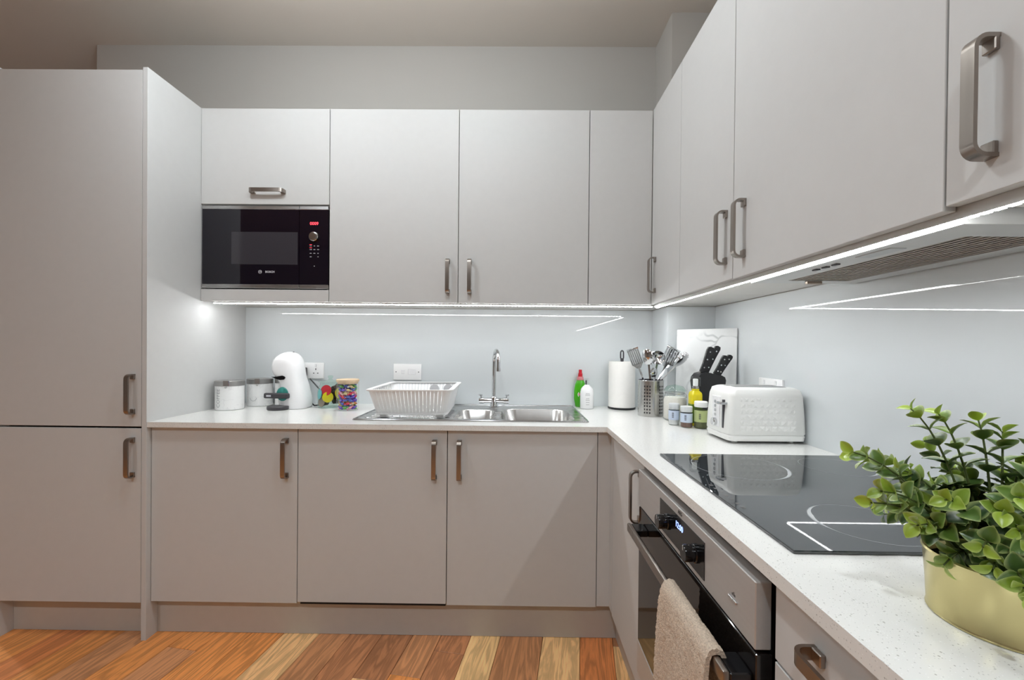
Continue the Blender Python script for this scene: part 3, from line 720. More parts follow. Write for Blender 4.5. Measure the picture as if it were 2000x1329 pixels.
# ------------------------------------------------------------------ things on the worktop, left of the sink
def canister(x, y, r, h, lab, txt=None, a0=-.25):
    t = thing('canister', lab, 'canister', (x, y, ZT), 'white lidded kitchen canisters')
    obj('body', B().lathe([(r - .003, .0004), (r, .003), (r, h - .025), (r - .002, h - .0235)], x, y, ZT, 40), 'canister_white', t)
    obj('lid', B().lathe([(r + .0012, h - .0245), (r + .0016, h - .002), (r - .001, h), (.0001, h + .001)], x, y, ZT, 40), 'lid_steel', t)
    a = .35
    px, py = x + (r + .002)*math.sin(a), y - (r + .002)*math.cos(a)
    obj('clip', B().box(-.012, .012, -.004, .002, h - .024, h + .003, .001, 1, M=T4(px, py, ZT) @ Matrix.Rotation(a, 4, 'Z')).tube([T4(px, py, ZT) @ Matrix.Rotation(a, 4, 'Z') @ Vector((.004*math.cos(q*PI/5), -.005, h - .028 + .004*math.sin(q*PI/5))) for q in range(10)], .001, 6, True), 'chrome', t)
    if txt: text_cyl('lettering', txt, .026, x, y, r, ZT + .058, a0, 'ink_soft', t, True)
    return t
canister(-1.383, 2.021, .0605, .139, 'white canister lettered COFFEE with a steel lid', 'COFFEE')
t = canister(-1.322, 2.162, .059, .139, 'white marbled canister with a steel lid, behind the coffee canister')
r = .0594; obj('motif', B().tube([(-1.322 + r*math.sin(.02 + .016*math.cos(q*PI/9)/r), 2.162 - r*math.cos(.02 + .016*math.cos(q*PI/9)/r), ZT + .045 - .016*math.sin(q*PI/9)) for q in range(10)], .0009, 6), 'ink_soft', t)
canister(-1.203, 2.199, .0545, .141, 'white canister half hidden behind the coffee machine')

# capsule coffee machine
t = thing('coffee_machine', 'white rounded capsule coffee machine with a teal disc', 'coffee machine', (-1.085, 2.10, ZT))
px2m = 2.07 / 817.9
cxm, cym = -1.108, 2.095
sil = [(797, 556, 603), (792, 549, 605), (782, 548, 605), (772, 548, 603), (762, 550, 600), (752, 552, 597.5), (744, 549, 595), (738, 545, 593.5), (731, 539, 592.5), (722, 535.5, 591.5), (712, 535.5, 590), (703, 539, 587), (697, 543.5, 584), (692, 549, 580.5), (689, 554.5, 576), (687.4, 560, 571), (686.9, 564, 567.5)]
rings = []
for k, (py, xl, xr) in enumerate(sil):
    z = ZT + .0015 + (797 - py)*px2m; c = cxm + ((xl + xr)/2 - 573)*px2m; a = (xr - xl)/2*px2m
    dep = min(.072, a*1.25); yo = -.006*max(0, min(1, (752 - py)/25))
    rings.append([Vector((c + a*math.copysign(abs(math.cos(q))**.8, math.cos(q)), cym + yo + dep*math.copysign(abs(math.sin(q))**.8, math.sin(q)), z)) for q in [2*PI*i/32 for i in range(32)]])
obj('body', B().loft(rings), 'white_gloss', t, smooth=70)
def mpx(px, py, y): return Vector((cxm + (px - 573)*px2m*(y + .0)/2.07, y, ZT + .0015 + (797 - py)*px2m))
fy = cym - .070
obj('disc', B().lathe([(.0295, 0), (.0295, .006), (.027, .008), (.0001, .008)], seg=32, sy=1.15, M=Matrix.Translation(mpx(565, 768, fy + .004)) @ R4('X', 90)), 'teal', t)
hd = obj('capsule_holder', B().box(-.062, .060, -.010, .010, -.0135, .0135, .008, 3, M=Matrix.Translation(mpx(556, 771, fy - .010))), 'dark_grey', t)
obj('holder_badge', B().box(-.046, -.024, -.0108, -.0098, -.004, .004, M=Matrix.Translation(mpx(556, 771, fy - .010))), 'print_white', hd)
b = B(); mp_ = [(544, 735), (552, 735), (560, 733.5), (566, 732.5), (570, 734), (572, 736.5), (569, 740), (562, 741), (555, 739.5)]
f0 = [mpx(x, y, cym - .006 - .0735) for x, y in mp_]; f1 = [mpx(x, y, cym - .03) for x, y in mp_]
obj('capsule_slot', b.loft([f0, f1]), 'black_gloss', t)
obj('drip_tray', B().lathe([(.046, .0005), (.050, .004), (.050, .016), (.046, .019), (.0001, .019)], cxm - .036, cym - .082, ZT, 36, sy=.8), 'dark_grey', t)
obj('top_button', B().lathe([(.004, 0), (.003, .003)], cxm + .001, cym - .01, ZT + .0015 + 109.5*px2m - .001, 12), 'black_plastic', t)
obj('power_cable', B().tube([(cxm + .072, cym + .03, ZT + .02), (cxm + .084, cym + .035, ZT + .006), (cxm + .098, cym + .06, ZT + .005), (cxm + .094, cym + .10, ZT + .02), (cxm + .078, cym + .125, ZT + .07), (cxm + .01, 2.235, ZT + .135)], .0035, 8), 'black_plastic', t)

# sockets on the glass
def plate(b, x0, x1, z0, z1): return b.box(x0, x1, YK - .0145, YK - .0063, z0, z1, .002, 2)
t = thing('double_socket', 'white double plug socket on the glass behind the coffee machine', 'socket', (-1.106, YK - .0063, 1.007))
obj('plate', plate(B(), -1.180, -1.033, 1.007, 1.093), 'white_plastic', t)
for x in (-1.14, -1.075):
    b = B()
    b.box(x - .002, x + .002, YK - .0150, YK - .0144, 1.053, 1.063); b.box(x - .0145, x - .0075, YK - .0150, YK - .0144, 1.0345, 1.0385); b.box(x + .0075, x + .0145, YK - .0150, YK - .0144, 1.0345, 1.0385)
    obj('pin_holes', b, 'black_plastic', t)
    obj('rocker', B().box(x - .005, x + .005, YK - .0175, YK - .0144, 1.071, 1.087, .001, 1), 'white_gloss', t)
obj('plug', B().box(-1.162, -1.118, YK - .045, YK - .0151, 1.020, 1.068, .006, 2), 'dark_grey', t)
t = thing('switch_plate', 'white fused switch plate on the glass above the dish rack', 'switch', (-.58, YK - .0063, 1.005))
obj('plate', plate(B(), -.655, -.505, 1.005, 1.091), 'white_plastic', t)
obj('rocker', B().box(-.612, -.594, YK - .0175, YK - .0144, 1.038, 1.060, .001, 1), 'white_gloss', t)
obj('fuse_flap', B().box(-.575, -.535, YK - .0165, YK - .0144, 1.034, 1.064, .0008, 1), 'white_gloss', t)
for x in (-.641, -.519): obj('screw', B().lathe([(.0028, 0), (.0028, .001)], seg=12, M=T4(x, YK - .0144, 1.048) @ R4('X', 90)), 'dark_grey', t)
t = thing('double_socket', 'white double plug socket on the side wall behind the toaster', 'socket', (XR - .0063, 1.575, .99))
obj('plate', B().box(XR - .0145, XR - .0063, 1.502, 1.648, .990, 1.076, .002, 2), 'white_plastic', t)
for y in (1.54, 1.61): obj('rocker', B().box(XR - .0175, XR - .0144, y - .005, y + .005, 1.054, 1.070, .001, 1), 'white_gloss', t)
obj('plug', B().box(XR - .045, XR - .0151, 1.517, 1.56, 1.003, 1.05, .006, 2), 'white_plastic', t)

# jar of coffee capsules
jx, jy, jr = -.938, 2.122, .060
t = thing('capsule_jar', 'round glass jar with a knobbed glass lid holding coffee capsules', 'jar', (jx, jy, ZT))
obj('glass_body', B().lathe([(.0001, .001), (jr - .004, .001), (jr, .006), (jr, .085), (jr - .008, .108), (jr - .012, .116), (jr - .012, .126), (jr - .006, .128)], jx, jy, ZT, 40, False, False), 'green_glass', t, smooth=60)
ld = obj('lid', B().lathe([(jr - .004, .1285), (jr - .002, .131), (jr - .004, .134), (.012, .138), (.008, .145), (.013, .152), (.012, .160), (.0001, .162)], jx, jy, ZT, 36, False, False), 'green_glass', t, smooth=60)
POD = {}
def pod(foil, lab, P, rot):
    o = B().lathe([(.017, .0), (.0215, .030), (.0265, .0305), (.0265, .0325)], seg=24, cap1=False)
    t = thing('coffee_capsule', lab, 'capsule', P)
    M = Matrix.Translation(P) @ rot
    obj('cup', o.xf(M), 'pod_brown', t, smooth=40)
    obj('foil_lid', B().lathe([(.0265, .0326), (.026, .0334), (.0001, .0334)], seg=24).xf(M), foil, t, smooth=40)
def facing(az, el=0):   # local z points to azimuth az (0 = towards -Y), elevation el
    d = Vector((math.sin(az)*math.cos(el), -math.cos(az)*math.cos(el), math.sin(el))); return d.to_track_quat('Z', 'Y').to_matrix().to_4x4()
for foil, lab, az, rr, z in (('foil_yellow', 'round yellow-lidded coffee capsule low in the glass jar', .18, .018, .052), ('foil_teal', 'round teal-lidded coffee capsule in the glass jar', -.80, .020, .066), ('foil_red', 'round red-lidded coffee capsule at the top of the glass jar', -.02, .014, .086),
                            ('foil_yellow', 'yellow-lidded coffee capsule turned sideways in the glass jar', 1.25, .020, .068), ('foil_taupe', 'brown-lidded coffee capsule at the bottom of the glass jar', -.55, .017, .0285)):
    pod(foil, lab, Vector((jx + rr*math.sin(az), jy - rr*math.cos(az), ZT + z)), facing(az, .12))
for az, z, lb_ in ((2.4, .032, 'lowest'), (3.6, .06, 'middle'), (2.6, .088, 'topmost')):
    pod('foil_taupe', lb_ + ' brown coffee capsule at the back of the glass jar', Vector((jx + .014*math.sin(az), jy - .014*math.cos(az), ZT + z)), facing(az, .1))

# jar of wrapped sweets
jx, jy, jr = -.815, 2.036, .0515
t = thing('sweet_jar', 'clear glass jar with a pale wooden lid full of wrapped sweets', 'jar', (jx, jy, ZT))
obj('glass_body', B().lathe([(.0001, .001), (jr - .003, .001), (jr, .005), (jr, .136)], jx, jy, ZT, 40, False, False), 'clear_glass', t, smooth=60)
obj('lid', B().lathe([(jr - .004, .128), (jr - .004, .1365), (jr + .001, .1368), (jr + .0015, .148), (jr - .001, .150), (.0001, .150)], jx, jy, ZT, 40), 'wood_pale', t)
sw = {}
def sweet_mesh(k):
    if k not in sw:
        b = B().sphere((0, 0, 0), .0085, (1.25, 1, .85), 10, 7)
        for s_ in (-1, 1):
            b.loft([[Vector((s_*.0095, .0025*math.cos(a*PI/4), .0025*math.sin(a*PI/4))) for a in range(8)], [Vector((s_*(.0165 + .002*(a % 2)), .0075*math.cos(a*PI/4), .0045*math.sin(a*PI/4))) for a in range(8)]])
        me = b.data('sweet', 40); me.materials.append(MAT['wrap_' + k]); sw[k] = me
    return sw[k]
wl = {'purple': 'purple foil-wrapped sweet in the wooden-lidded jar', 'red': 'red foil-wrapped sweet in the wooden-lidded jar', 'green': 'green foil-wrapped sweet in the wooden-lidded jar', 'orange': 'orange foil-wrapped sweet in the wooden-lidded jar', 'blue': 'dark blue foil-wrapped sweet in the wooden-lidded jar', 'gold': 'gold foil-wrapped sweet in the wooden-lidded jar', 'pink': 'pink foil-wrapped sweet in the wooden-lidded jar'}
layers = [('green', 'pink', 'purple'), ('orange', 'red', 'gold'), ('purple', 'blue', 'green'), ('purple', 'red', 'blue'), ('red', 'pink', 'gold'), ('gold', 'blue', 'purple'), ('blue', 'gold', 'green')]
for li, cols in enumerate(layers):
    z = .0145 + li*.0172
    for k in range(9):
        a = 2*PI*k/9 + li*.37; c = cols[(k*7 + li) % 3] if random.random() < .8 else random.choice(list(wl))
        rr = .0345; P = Vector((jx + rr*math.sin(a), jy - rr*math.cos(a), ZT + z + random.uniform(-.002, .002)))
        M = Matrix.Translation(P) @ Matrix.Rotation(a, 4, 'Z') @ R4('Y', random.uniform(-35, 35)) @ R4('X', random.uniform(-20, 20)) @ Matrix.Scale(.92, 4)
        o = inst('wrapped_sweet', sweet_mesh(c), None, M); zn = 'at the bottom of' if li < 2 else ('halfway up' if li < 5 else 'near the top of'); tag(o, wl[c].replace('in the', zn + ' the'), 'sweet', c + ' sweets ' + zn + ' the jar')

# ------------------------------------------------------------------ right of the sink
def oval_lathe(prof, x, y, sy, seg=32): return B().lathe(prof, x, y, ZT, seg, sy=sy)
t = thing('dish_soap_bottle', 'green washing-up liquid bottle with a red cap', 'bottle', (.348, 2.231, ZT))
obj('body', oval_lathe([(.022, .0006), (.026, .004), (.033, .045), (.0325, .085), (.028, .118), (.018, .142), (.012, .150)], .348, 2.231, .62), 'green_liquid', t, smooth=60)
obj('neck', oval_lathe([(.0185, .1425), (.0165, .158), (.013, .161)], .348, 2.231, .75), 'label_pink', t)
obj('cap', B().lathe([(.0115, .161), (.0115, .178), (.0085, .180), (.0085, .196), (.007, .198), (.0001, .198)], .348, 2.231, ZT, 24), 'red', t)
obj('label', B().lathe([(.018, 0), (.018, .002)], seg=24, M=T4(.350, 2.231 - .0172, ZT + .067) @ R4('X', 90)), 'label_white', t)
obj('label_band', B().box(.336, .364, 2.2105, 2.2125, ZT + .062, ZT + .074), 'label_pink', t)
t = thing('soap_dispenser', 'white frosted hand soap bottle with a pump, beside the washing-up liquid', 'bottle', (.373, 2.166, ZT))
obj('body', B().lathe([(.031, .0006), (.0345, .004), (.0345, .085), (.031, .102), (.022, .114), (.014, .120), (.012, .124)], .373, 2.166, ZT, 32), 'white_gloss', t, smooth=60)
obj('pump', B().lathe([(.0125, .1242), (.0125, .133), (.005, .134), (.005, .147), (.010, .148), (.010, .156), (.0001, .157)], .373, 2.166, ZT, 20).box(.352, .373, 2.159, 2.173, ZT + .148, ZT + .155, .002, 1), 'clear_glass', t)
obj('pump_tube', B().cyl((.368, 2.166, ZT + .1245), (.368, 2.166, ZT + .146), .0035, 10), 'black_plastic', t)
b = B()
for z, w_ in ((.080, .010), (.073, .012), (.055, .008), (.047, .010), (.036, .009), (.024, .008)):
    b.box(.371 - w_, .371 + w_, 2.166 - .0349, 2.166 - .0343, ZT + z - .0012, ZT + z + .0012)
obj('print', b, 'ink_soft', t)

# kitchen roll
kx, ky = .556, 2.182
t = thing('kitchen_roll_holder', 'black kitchen roll stand with a looped handle', 'roll holder', (kx, ky, ZT))
obj('base', B().lathe([(.068, .0004), (.070, .002), (.070, .008), (.067, .010), (.0001, .010)], kx, ky, ZT, 40), 'black_plastic', t)
obj('pole', B().cyl((kx, ky, ZT + .0102), (kx, ky, ZT + .255), .006, 14), 'black_plastic', t)
lp = [Vector((kx + .0075*math.cos(a), ky, ZT + .278 + .013*math.sin(a) + (.010 if math.sin(a) > 0 else -.010))) for a in [2*PI*i/24 for i in range(24)]]
obj('loop', B().tube(lp, .0036, 8, True).cyl((kx, ky, ZT + .245), (kx, ky, ZT + .262), .0085, 14), 'dark_grey', t)
r0, r1 = .0215, .0675
tag(obj('kitchen_roll', B().lathe([(r0, .0105), (r1 - .001, .0105), (r1, .0115), (r1, .2435), (r1 - .001, .2445), (r0, .2445), (r0, .0105)], kx, ky, ZT, 48, False, False), 'paper', smooth=40), 'roll of white kitchen paper on the black stand', 'paper roll')

# utensil pot: perforated steel drum, holes cut through
ux, uy, ur, uh = .634, 1.958, .057, .172
t = thing('utensil_pot', 'perforated stainless steel utensil pot', 'utensil holder', (ux, uy, ZT))
bm = bmesh.new(); nseg = 60; dz = .0075; nz_ = int(uh/dz)
vs = [[bm.verts.new((ux + ur*math.cos(2*PI*i/nseg), uy + ur*math.sin(2*PI*i/nseg), ZT + .0006 + j*dz)) for i in range(nseg)] for j in range(nz_ + 1)]
for j in range(nz_):
    for i in range(nseg):
        g = i % 12; hole = (g in (1, 3, 5)) and (j % 2 == 0) and 2 <= j <= 18
        if hole: continue
        k = (i + 1) % nseg; bm.faces.new((vs[j][i], vs[j][k], vs[j+1][k], vs[j+1][i]))
bm.faces.new(vs[0][::-1])
b = B(); b.bm.free(); b.bm = bm
obj('drum', b, 'steel_v', t, smooth=60)
obj('inner_wall', B().lathe([(ur - .004, .004), (ur - .004, uh - .004)], ux, uy, ZT, 48, True, False), 'dark_grey', t)
obj('rim', B().tube([(ux + ur*math.cos(2*PI*i/40), uy + ur*math.sin(2*PI*i/40), ZT + .0006 + nz_*dz) for i in range(40)], .0016, 8, True), 'polished', t)

def utensil(name, lab, cat, foot, tip, kind, twist=0):
    """handle from foot (inside the pot) to the neck, head to tip; head faces the camera"""
    foot = Vector(foot); tip = Vector(tip); ax = (tip - foot).normalized(); L_ = (tip - foot).length
    side = ax.cross(Vector((0, -1, 0))).normalized(); nrm = side.cross(ax).normalized()
    M = Matrix(((side.x, nrm.x, ax.x, foot.x), (side.y, nrm.y, ax.y, foot.y), (side.z, nrm.z, ax.z, foot.z), (0, 0, 0, 1))) @ R4('Z', twist)
    t = thing(name, lab, cat, foot, 'steel cooking utensils in the perforated pot')
    hl = {'turner': .100, 'spoon': .075, 'ladle': .062, 'pasta': .075, 'small': .045, 'masher': .05}[kind]
    nk = L_ - hl
    dpt = {'turner': 0, 'spoon': .010, 'small': .010, 'ladle': .020, 'pasta': .0105, 'masher': 0}[kind]
    obj('handle', B().tube([(0, 0, .0), (0, 0, nk*.6), (0, -dpt*.6, nk*.9), (0, -dpt - .0004, nk + .004)], 0, flat=(.009, .0026), up=(1, 0, 0)).xf(M), 'polished', t)
    b = B()
    if kind == 'turner':
        wd = .033
        n = 6
        for i in range(n):
            x = -wd + (i + .5)*2*wd/n; b.box(x - .0042, x + .0042, -.0008, .0008, nk + .020, nk + hl - .008)
        b.prism([(-wd*.3, -.0), (wd*.3, 0), (wd, .024), (-wd, .024)], -.0008, .0008, M=T4(0, 0, nk) @ R4('X', 90)).box(-wd, wd, -.0008, .0008, nk + hl - .010, nk + hl, .0004, 1)
    elif kind in ('spoon', 'small', 'ladle'):
        a, c = {'spoon': (.028, hl/2), 'small': (.024, hl/2), 'ladle': (.036, .033)}[kind]
        rg = []; n = 20
        for i in range(7):
            q = i/6; rr = math.sin(q*PI/2) if q > 0 else .02; d_ = (1 - math.cos(math.asin(min(1, rr)))) if False else rr*rr
            dep = .010 if kind != 'ladle' else .020
            rg.append([Vector((a*rr*math.cos(2*PI*k/n), dep*(1 - d_) - dep, nk + c + c*rr*math.sin(2*PI*k/n))) for k in range(n)])
        rg += [[Vector((v.x*.97, v.y - .0012, nk + c + (v.z - nk - c)*.97)) for v in r_] for r_ in rg[::-1]]
        b.loft(rg)
    elif kind == 'pasta':
        n = 18; rg = []
        for i in range(6):
            rr = max(.02, i/5); rg.append([Vector((.026*rr*math.cos(2*PI*k/n), -.010*rr*rr, nk + hl/2 + hl/2*rr*math.sin(2*PI*k/n))) for k in range(n)])
        rg += [[Vector((v.x, v.y - .0012, v.z)) for v in r_] for r_ in rg[::-1]]
        b.loft(rg)
        for k in range(7):
            a = PI*k/6; x = .026*math.cos(a); z = nk + hl/2 + hl/2*math.sin(a)
            b.tube([(x*.95, -.010, z - .001), (x*1.05, -.022, z + .002), (x*1.05, -.030, z + .001)], [.0042, .0038, .0026], 8)
    obj('head', b.xf(M), 'polished', t, smooth=45)
def up(x, z, y=1.95): return (x, y, z)
utensil('slotted_turner', 'slotted steel turner leaning out of the pot towards the kitchen roll', 'utensil', (ux + .02, uy + .01, ZT + .03), (.552, 1.985, 1.186), 'turner', 50)
utensil('serving_spoon', 'large steel spoon in the pot next to the kitchen roll', 'utensil', (ux + .012, uy - .02, ZT + .03), (.600, 1.925, 1.182), 'spoon', 35)
utensil('spoon', 'short steel spoon low over the rim of the pot', 'utensil', (ux + .0, uy - .035, ZT + .06), (.642, 1.910, 1.098), 'small', -30)
utensil('ladle', 'steel ladle standing upright in the middle of the pot', 'utensil', (ux + .01, uy + .03, ZT + .02), (.672, 1.99, 1.172), 'ladle', 180)
utensil('slotted_turner', 'slotted steel turner leaning out of the pot towards the knives', 'utensil', (ux - .025, uy + .012, ZT + .03), (.748, 1.975, 1.190), 'turner', 0)
utensil('pasta_server', 'toothed steel pasta server leaning far out of the pot', 'utensil', (.589, 1.966, ZT + .085), (.795, 1.912, 1.148), 'pasta', -50)

# clip-top jar of sugar
jx, jy, jr = .704, 1.846, .0495
t = thing('clip_top_jar', 'glass clip-top jar of sugar beside the utensil pot', 'jar', (jx, jy, ZT))
obj('glass_body', B().lathe([(.0001, .001), (jr - .006, .001), (jr, .008), (jr, .090), (jr - .006, .106), (jr - .010, .112), (jr - .010, .122), (jr - .006, .124)], jx, jy, ZT, 40, False, False), 'clear_glass', t, smooth=60)
obj('sugar', B().lathe([(jr - .010, .003), (jr - .0025, .010), (jr - .0025, .089), (jr - .008, .101), (.0001, .104)], jx, jy, ZT, 36), 'sugar', t, smooth=60)
obj('lid', B().lathe([(jr - .004, .126), (jr - .003, .131), (jr - .008, .137), (jr - .016, .148), (.0001, .156)], jx, jy, ZT, 36, False, False), 'green_glass', t, smooth=60)
obj('clip', B().tube([(jx + (jr - .006)*math.cos(a), jy + (jr - .006)*math.sin(a), ZT + .1175) for a in [2*PI*i/32 for i in range(32)]], .0014, 6, True)
    .tube([(jx - jr + .004, jy - .004, ZT + .117), (jx - jr - .004, jy - .004, ZT + .122), (jx - jr - .003, jy - .004, ZT + .132), (jx - jr + .004, jy - .004, ZT + .133)], .0014, 6)
    .tube([(jx + jr - .006, jy, ZT + .118), (jx + jr + .001, jy, ZT + .108), (jx + jr + .002, jy, ZT + .096)], .0014, 6), 'chrome', t)

# spice jars and oil
def spice(x, y, r, h, lab, cont, lb, lidm, ink, lid_h=.022):
    t = thing('spice_jar', lab, 'jar', (x, y, ZT))
    obj('glass_body', B().lathe([(.0001, .0006), (r - .002, .0006), (r, .003), (r, h - lid_h - .006), (r - .003, h - lid_h - .001)], x, y, ZT, 28, False, False), 'clear_glass', t, smooth=60)
    obj('contents', B().lathe([(r - .003, .002), (r - .0015, .004), (r - .0015, h*.62), (.0001, h*.63)], x, y, ZT, 24), cont, t)
    obj('label', B().lathe([(r + .0003, h*.25), (r + .0003, h*.68)], x, y, ZT, 28, False, False), lb, t, smooth=60)
    obj('cap', B().lathe([(r - .001, h - lid_h), (r, h - lid_h + .002), (r, h - .002), (r - .002, h), (.0001, h)], x, y, ZT, 28), lidm, t)
    b = B()
    for k in range(5): a = -.55; b.box(-.0035, .0035, -.0009, 0, h*.36 + k*.0045, h*.36 + k*.0045 + .0022, M=T4(x + (r)*math.sin(a), y - (r)*math.cos(a), ZT) @ Matrix.Rotation(a, 4, 'Z'))
    obj('print', b, ink, t)
spice(.655, 1.724, .0215, .088, 'small pale spice jar with a blue label in front of the sugar jar', 'spice_pale', 'label_blue', 'cap_pale', 'ink')
spice(.684, 1.670, .0225, .084, 'small spice jar with a pale blue label and reddish contents', 'spice_brown', 'label_blue', 'cap_pale', 'ink')
spice(.733, 1.652, .0245, .106, 'spice jar with a green label and white cap in front of the knife block', 'spice_green', 'label_green', 'white_plastic', 'ink')
ox_, oy_ = .738, 1.716
t = thing('oil_bottle', 'tall square bottle of yellow oil with a clear spray cap', 'bottle', (ox_, oy_, ZT))
w_ = .0215
obj('body', B().loft([[Vector((p.x, p.y, p.z)) for p in rrect(ox_ - w_*s_, ox_ + w_*s_, oy_ - w_*s_, oy_ + w_*s_, .006*s_, ZT + z, 4)] for s_, z in ((.92, .0006), (1, .003), (1, .125), (.9, .134), (.55, .142), (.55, .15))]), 'oil', t)
obj('lower_label', B().loft([rrect(ox_ - w_ - .0004, ox_ + w_ + .0004, oy_ - w_ - .0004, oy_ + w_ + .0004, .006, ZT + z, 4) for z in (.012, .088)], cap0=False, cap1=False), 'oil_low', t)
obj('collar', B().lathe([(.0135, .1502), (.0135, .160)], ox_, oy_, ZT, 20), 'steel', t)
obj('spray_head', B().box(ox_ - .008, ox_ + .008, oy_ - .008, oy_ + .008, ZT + .160, ZT + .190, .002, 1), 'white_plastic', t)
obj('cap', B().loft([rrect(ox_ - .0155, ox_ + .0155, oy_ - .0155, oy_ + .0155, .004, ZT + z, 3) for z in (.1605, .198)], cap0=False), 'clear_glass', t)

# knife block and knives
KB = T4(.818, 1.782, ZT)
t = thing('knife_block', 'black knife block with a rounded top', 'knife block', (.818, 1.782, ZT))
poly = [(-.045, .0006), (.030, .0006), (.044, .06), (.056, .15), (.060, .182), (.056, .195), (.042, .203), (.014, .207), (-.004, .213), (-.024, .215), (-.044, .209), (-.056, .194), (-.060, .176), (-.056, .15), (-.050, .09)]
obj('body', B().prism([(x, z) for x, z in poly], -.035, .035, M=KB @ R4('X', 90)), 'black_plastic', t, smooth=30)
b = B()
for sx_, sy_, z_ in ((-.026, -.016, .216), (-.006, .006, .2145), (.022, -.014, .2065), (.047, .010, .2010)):
    b.box(sx_ - .011, sx_ + .011, sy_ - .0012, sy_ + .0012, z_ - .004, z_ + .0008, M=KB); obj('slot', b, 'dark_void', t); b = B()
def knife(base, tip, wdt, lab):
    base = Vector(base); tip = Vector(tip); ax = (tip - base).normalized(); L_ = (tip - base).length
    side = Vector((0, -1, 0)).cross(ax).normalized(); nrm = ax.cross(side)
    M = Matrix(((side.x, nrm.x, ax.x, base.x), (side.y, nrm.y, ax.y, base.y), (side.z, nrm.z, ax.z, base.z), (0, 0, 0, 1)))
    t = thing('kitchen_knife', lab, 'knife', base)
    h = wdt/2
    pl = [(-h*.85, 0), (h*.85, 0), (h*.8, L_*.3), (h*.95, L_*.6), (h*1.15, L_*.85), (h*.95, L_*.97), (h*.3, L_), (-h*.7, L_*.985), (-h*1.0, L_*.9), (-h*.85, L_*.6), (-h*.8, L_*.3)]
    obj('grip', B().prism(pl, -.0062, -.0012, M=M @ R4('X', 90)).prism(pl, .0012, .0062, M=M @ R4('X', 90)), 'black_plastic', t, smooth=30)
    obj('tang', B().prism([(x*1.01, z) for x, z in pl], -.0011, .0011, M=M @ R4('X', 90)).box(-h*.8, h*.8, -.0009, .0009, -.03, 0, M=M), 'steel', t)
    for q in (.18, .5, .8): obj('rivet', B().lathe([(.0028, 0), (.0028, .0008)], seg=12, M=M @ T4(0, -.0064 if False else -.0060, L_*q) @ R4('X', 90)).lathe([(.0028, 0), (.0028, .0008)], seg=12, M=M @ T4(0, .0060, L_*q) @ R4('X', -90)), 'polished', t)
knife((.786, 1.766, 1.089), (.822, 1.760, 1.194), .024, 'large black-handled knife in the block with three rivets, standing highest')
knife((.814, 1.792, 1.0875), (.864, 1.788, 1.198), .024, 'large black-handled knife behind the highest knife in the block')
knife((.843, 1.768, 1.0795), (.884, 1.762, 1.158), .021, 'shorter black-handled knife on the low side of the block')
knife((.866, 1.794, 1.0735), (.918, 1.788, 1.160), .021, 'shorter black-handled knife at the wall end of the block')

# marble board standing across the corner
A_ = Vector((.764, 2.000, 0)); C_ = Vector((.950, 1.806, 0)); d_ = (C_ - A_); wB = d_.length; an_ = math.atan2(d_.y, d_.x)
Mb = T4((A_.x + C_.x)/2, (A_.y + C_.y)/2, ZT + .0008) @ Matrix.Rotation(an_, 4, 'Z') @ R4('X', -2.0)
tag(obj('chopping_board', B().box(-wB/2, wB/2, -.005, .005, 0, .404, .004, 2, M=Mb), 'marble'), 'white marble-patterned chopping board standing in the corner', 'chopping board')

# toaster
t = thing('toaster', 'white faceted two-slot toaster on the worktop by the wall', 'toaster', (.82, 1.475, ZT))
TM = T4(.8285, 1.4560, ZT) @ R4('Z', .6) @ Matrix.Diagonal((.985, 1, .945, 1))
def trect(hx, hy, r, z, x0=0): return [TM @ Vector((p.x + x0, p.y, z)) for p in rrect(-hx, hx, -hy, hy, r, 0, 5)]
obj('base', B().loft([trect(.120, .070, .016, .008), trect(.129, .081, .018, .011), trect(.1315, .083, .018, .026), trect(.129, .081, .018, .030)]), 'toaster_white', t, smooth=40)
bodyr = [trect(.129, .081, .018, .0305), trect(.1315, .0845, .018, .036), trect(.1285, .083, .018, .10), trect(.1245, .080, .018, .165), trect(.118, .076, .018, .187), trect(.108, .068, .026, .1935), trect(.100, .060, .02, .195)]
obj('body', B().loft(bodyr), 'toaster_white', t, smooth=50)
# faceted relief: shallow pyramids on the long sides
for s_ in (-1, 1):
    b = B(); nx, nzz = 9, 6
    for j in range(nzz):
        for i in range(nx + 1):
            u0 = -.094 + (i - .5*(j % 2))*.188/nx; u1 = u0 + .188/nx; u0 = max(u0, -.094); u1 = min(u1, .094)
            if u1 - u0 < .004: continue
            z0_, z1_ = .044 + j*.020, .064 + j*.020
            def yy(z): return (.0848 - (.0018*(z - .036)/.064 if z < .1 else .0018 + .003*(z - .1)/.06))
            q = [TM @ Vector((u, s_*(yy(z) - .0004), z)) for u, z in ((u0, z0_), (u1, z0_), (u1, z1_), (u0, z1_))]
            c = TM @ Vector(((u0+u1)/2, s_*(yy((z0_+z1_)/2) + .0014), (z0_+z1_)/2))
            vs = [b.bm.verts.new(p_) for p_ in q]; vc = b.bm.verts.new(c)
            for k in range(4): b.bm.faces.new((vs[k], vs[(k+1) % 4], vc))
    obj('facets', b, 'toaster_white', t, smooth=None)
for y in (-.026, .026): obj('slot', B().box(-.088, .088, y - .012, y + .012, .1940, .1956, M=TM), 'dark_grey', t)
obj('lever_track', B().box(-.1335, -.1265, -.0035, .0035, .05, .150, M=TM @ T4(0, -.045, 0)), 'dark_grey', t)
obj('lever', B().box(-.152, -.126, -.020, .006, .1345, .1435, .002, 1, M=TM @ T4(0, -.045, 0)), 'chrome', t)
ct = obj('control_strip', B().box(-.1320, -.1262, -.018, .030, .046, .158, .001, 1, M=TM), 'white_gloss', t)
for z in (.090, .106, .122, .138): obj('button', B().lathe([(.0055, 0), (.0055, .003)], seg=14, M=TM @ T4(-.1318, .006, z) @ R4('Y', -90)), 'polished', ct)
